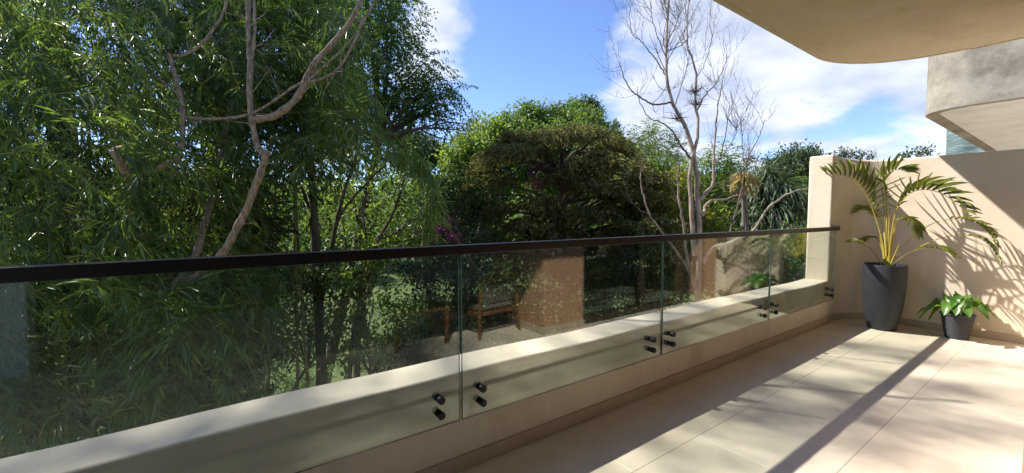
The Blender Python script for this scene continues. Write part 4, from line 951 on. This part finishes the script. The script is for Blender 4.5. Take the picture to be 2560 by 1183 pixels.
tree('dark_tree', 'sparse dark tree on the skyline between the tall feathery tree and the cypress', 1190, 19, [lump(1190, 300, 19, 0.45), lump(1165, 330, 19, 0.5), lump(1195, 345, 19, 0.6), lump(1150, 355, 19, 0.35), lump(1215, 330, 19, 0.4), lump(1175, 380, 19, 0.6)], L_DARK, B_DARK, (0.15, 0.07), 75, 0.1, 'broad', 8, 0.3, 0.3)
tree('skyline_tree', 'grey green tree low on the skyline right of the bamboo', 1060, 27, [lump(1050, 365, 27, 1.0), lump(1085, 385, 27, 1.0), lump(1020, 360, 27, 1.0), lump(1110, 400, 27, 0.8), lump(1040, 410, 27, 1.3)], L_GREY, B_GREY, (0.22, 0.10), 95, 0.16, 'broad', 9, 0.32, 0.3)
tree('skyline_tree', 'grey green tree top showing just above the curved wall corner', 2130, 27, [lump(2098, 388, 27, 0.26, 0.26, 0.16), lump(2118, 382, 27, 0.28, 0.28, 0.18), lump(2143, 390, 27, 0.28, 0.28, 0.16), lump(2120, 462, 27, 1.4), lump(2170, 396, 27, 0.2, 0.2, 0.12)], L_GREY, B_GREY, (0.24, 0.1), 90, 0.16, 'broad', 8, 0.3, 0.3)
tree('skyline_tree', 'grey green tree top above the end wall beside the netted building', 2285, 26, [lump(2272, 386, 26, 0.24, 0.24, 0.15), lump(2298, 380, 26, 0.28, 0.28, 0.18), lump(2318, 376, 26, 0.2, 0.2, 0.14), lump(2290, 462, 26, 1.4)], L_GREY, B_GREY, (0.24, 0.1), 90, 0.16, 'broad', 8, 0.3, 0.3)
# strap-leaved dracaena and the dry frond skirt
def strap_plant(name, label, base_px, dep, heads, leafm, ll, cat='palm', n=130):
    g = at(base_px, 600, dep); base = np.array([g[0], g[1], GROUND]); e = empty(name, tuple(base)); tag(e, label, cat)
    m = MB(); PP, AA, NN, LL, WW = [], [], [], [], []
    for px, py, dd, sc in heads:
        c = at(px, py, dd); m.tube(spline([base-np.array([0, 0, .1]), base*0.55+c*0.45+rng.normal(size=3)*0.1, c], 9), [0.07*(1-0.5*i/8) for i in range(9)], 7)
        d = rdir(n); d[:, 2] = d[:, 2]*0.6+0.15; d = nrm(d)
        for seg in range(3):                           # three blades end to end make one bent strap
            l = ll*sc/3*rng.uniform(0.9, 1.1, n); dn = nrm(d+np.array([0, 0, -0.1-0.75*seg]))
            st = c if seg == 0 else tipp; PP.append(np.broadcast_to(st, (n, 3)).copy() if seg == 0 else st); AA.append(dn); NN.append(np.array([0, 0, 1.0])+rng.normal(size=(n, 3))*0.2); LL.append(l*1.12); WW.append(np.full(n, 0.055*sc)); tipp = (np.broadcast_to(st, (n, 3)) if seg == 0 else st)+dn*l[:, None]
    m.build('trunk', B_GREY, e, smooth=60); leaves('crown', *[np.concatenate(x) for x in (PP, AA, NN, LL, WW)], leafm, e)
strap_plant('dracaena', 'tall dark dracaena with drooping strap leaves left of the end wall', 1945, 13.5, [(1925, 440, 13.5, 1.0), (1960, 470, 13.3, 1.1), (1895, 470, 13.6, 1.0), (1990, 500, 13.2, 1.0), (1930, 520, 13.2, 1.1), (1880, 530, 13.4, 1.0), (1975, 560, 13, 1.0)], L_GREY, 0.95)
strap_plant('dry_palm', 'palm with a drooping tuft of dry yellow fronds behind the bare branches', 1862, 11.5, [(1862, 452, 11.5, 1.0), (1856, 440, 11.5, 0.8)], L_DRY, 0.5, n=90)
tree('bougainvillea', 'magenta flowering bougainvillea beside the slender tree above the handrail', 1095, 10.3, [lump(1085, 585, 10.2, 0.35), lump(1110, 560, 10.4, 0.3), lump(1060, 600, 10.2, 0.25), lump(1125, 600, 10.3, 0.3)], L_PINK, B_DARK, (0.06, 0.045), 80, 0.05, 'broad', 8, 0.16, 0.2, cat='bush')
tree('bougainvillea', 'thin magenta bougainvillea climbing inside the cypress', 1340, 12.2, [lump(1335, 425, 12.1, 0.28), lump(1350, 455, 12.0, 0.25), lump(1395, 440, 12.0, 0.2), lump(1410, 470, 12.0, 0.2)], L_PINK, B_DARK, (0.05, 0.04), 60, 0.04, 'broad', 8, 0.16, 0.2, cat='bush')
# tall tree far up on the left: crown out of view, shaped to dapple and shade balcony and bamboo
g = at(140, 20, 12.5)
e = empty('tall_tree', (g[0], g[1], GROUND)); tag(e, 'massive grey trunk of a tall tree rising behind the bamboo', 'tree')
m = MB(); P = spline([(g[0], g[1], GROUND-0.1), (g[0], g[1], 3), (g[0]-0.2, g[1], 9), (g[0]-0.6, g[1]-0.6, 14)], 20); m.tube(P, [0.42*(1-0.55*i/19) for i in range(20)], 16); top_ = P[-1]
cl_ = []
DAP = [(*on_plane(px, py, 2, 0)[:2], hh, r) for px, py, hh, r in ((1780, 1110, 17, 0.26), (1960, 1045, 17.5, 0.30), (1830, 1040, 17, 0.2), (2060, 985, 16.8, 0.34), (1985, 950, 16.5, 0.28), (2250, 1010, 17.5, 0.36), (2330, 960, 18, 0.3), (2440, 1085, 18, 0.30), (2230, 885, 16.5, 0.26), (2400, 900, 17, 0.22), (2140, 1070, 17.4, 0.22), (2520, 1000, 18, 0.3), (2300, 1150, 18.5, 0.25))]
for fx, fy, hh, r in DAP+[(4.7, 1.62, 16.4, 0.14), (2.7, 1.62, 16, 0.16), (3.6, 1.6, 16.4, 0.13),
     (0.75, 1.5, 15.5, 0.18), (0.1, 1.55, 16, 0.25), (-0.5, 1.5, 16.5, 0.30), (-0.2, 0.35, 16.8, 0.65), (0.8, 0.3, 17, 0.6), (-1.4, 0.6, 16, 0.9), (-1.8, -0.6, 16.5, 1.1), (0.3, -0.4, 17.3, 0.7), (1.5, -0.25, 17.8, 0.5), (1.2, 0.6, 17.2, 0.35), (-0.7, -0.1, 17, 0.7), (-0.9, 4.3, 15.0, 0.55), (-1.6, 5.6, 14.2, 0.6), (-2.6, 4.6, 14.2, 0.5)]:
    c = np.array([fx-0.53*hh, fy+0.80*hh, hh]); cl_.append((c, r*1.2, r*1.2, r*0.6))
    m.tube(spline([P[-3], (P[-3]+c)/2+np.array([0, 0, 0.8]), c], 8), [0.10*(1-0.8*i/7) for i in range(8)], 6)
m.build('trunk', B_GREY, e, smooth=60)
cut_ = len(DAP)+3
ca = crown_points(cl_[:cut_], 30, (0.17, 0.065), 9, 0.35, 'broad', 0.5); cb = crown_points(cl_[cut_:], 66, (0.19, 0.075), 9, 0.4, 'broad', 0.5)
leaves('crown', *[np.concatenate(x) for x in zip(ca, cb)], L_MID, e)
# the wood beyond the garden reads as one mass
lm = []
for px in range(-900, 2750, 75):
    dep = rng.uniform(30, 42)
    lm.append(lump(px+rng.uniform(-30, 30), 500+rng.uniform(-25, 40), dep, rng.uniform(2.2, 3.4)))
    lm.append(lump(px+rng.uniform(-30, 30), 575+rng.uniform(-30, 30), dep-3, rng.uniform(2.2, 3.2)))
o = leaves('distant_wood', *crown_points(lm, 16, (0.5, 0.26), 9, 0.8), L_MID, None)
tag(o, 'distant wood closing the view behind the garden trees', 'wood', kind='stuff')
# undergrowth along the foot of the garden trees
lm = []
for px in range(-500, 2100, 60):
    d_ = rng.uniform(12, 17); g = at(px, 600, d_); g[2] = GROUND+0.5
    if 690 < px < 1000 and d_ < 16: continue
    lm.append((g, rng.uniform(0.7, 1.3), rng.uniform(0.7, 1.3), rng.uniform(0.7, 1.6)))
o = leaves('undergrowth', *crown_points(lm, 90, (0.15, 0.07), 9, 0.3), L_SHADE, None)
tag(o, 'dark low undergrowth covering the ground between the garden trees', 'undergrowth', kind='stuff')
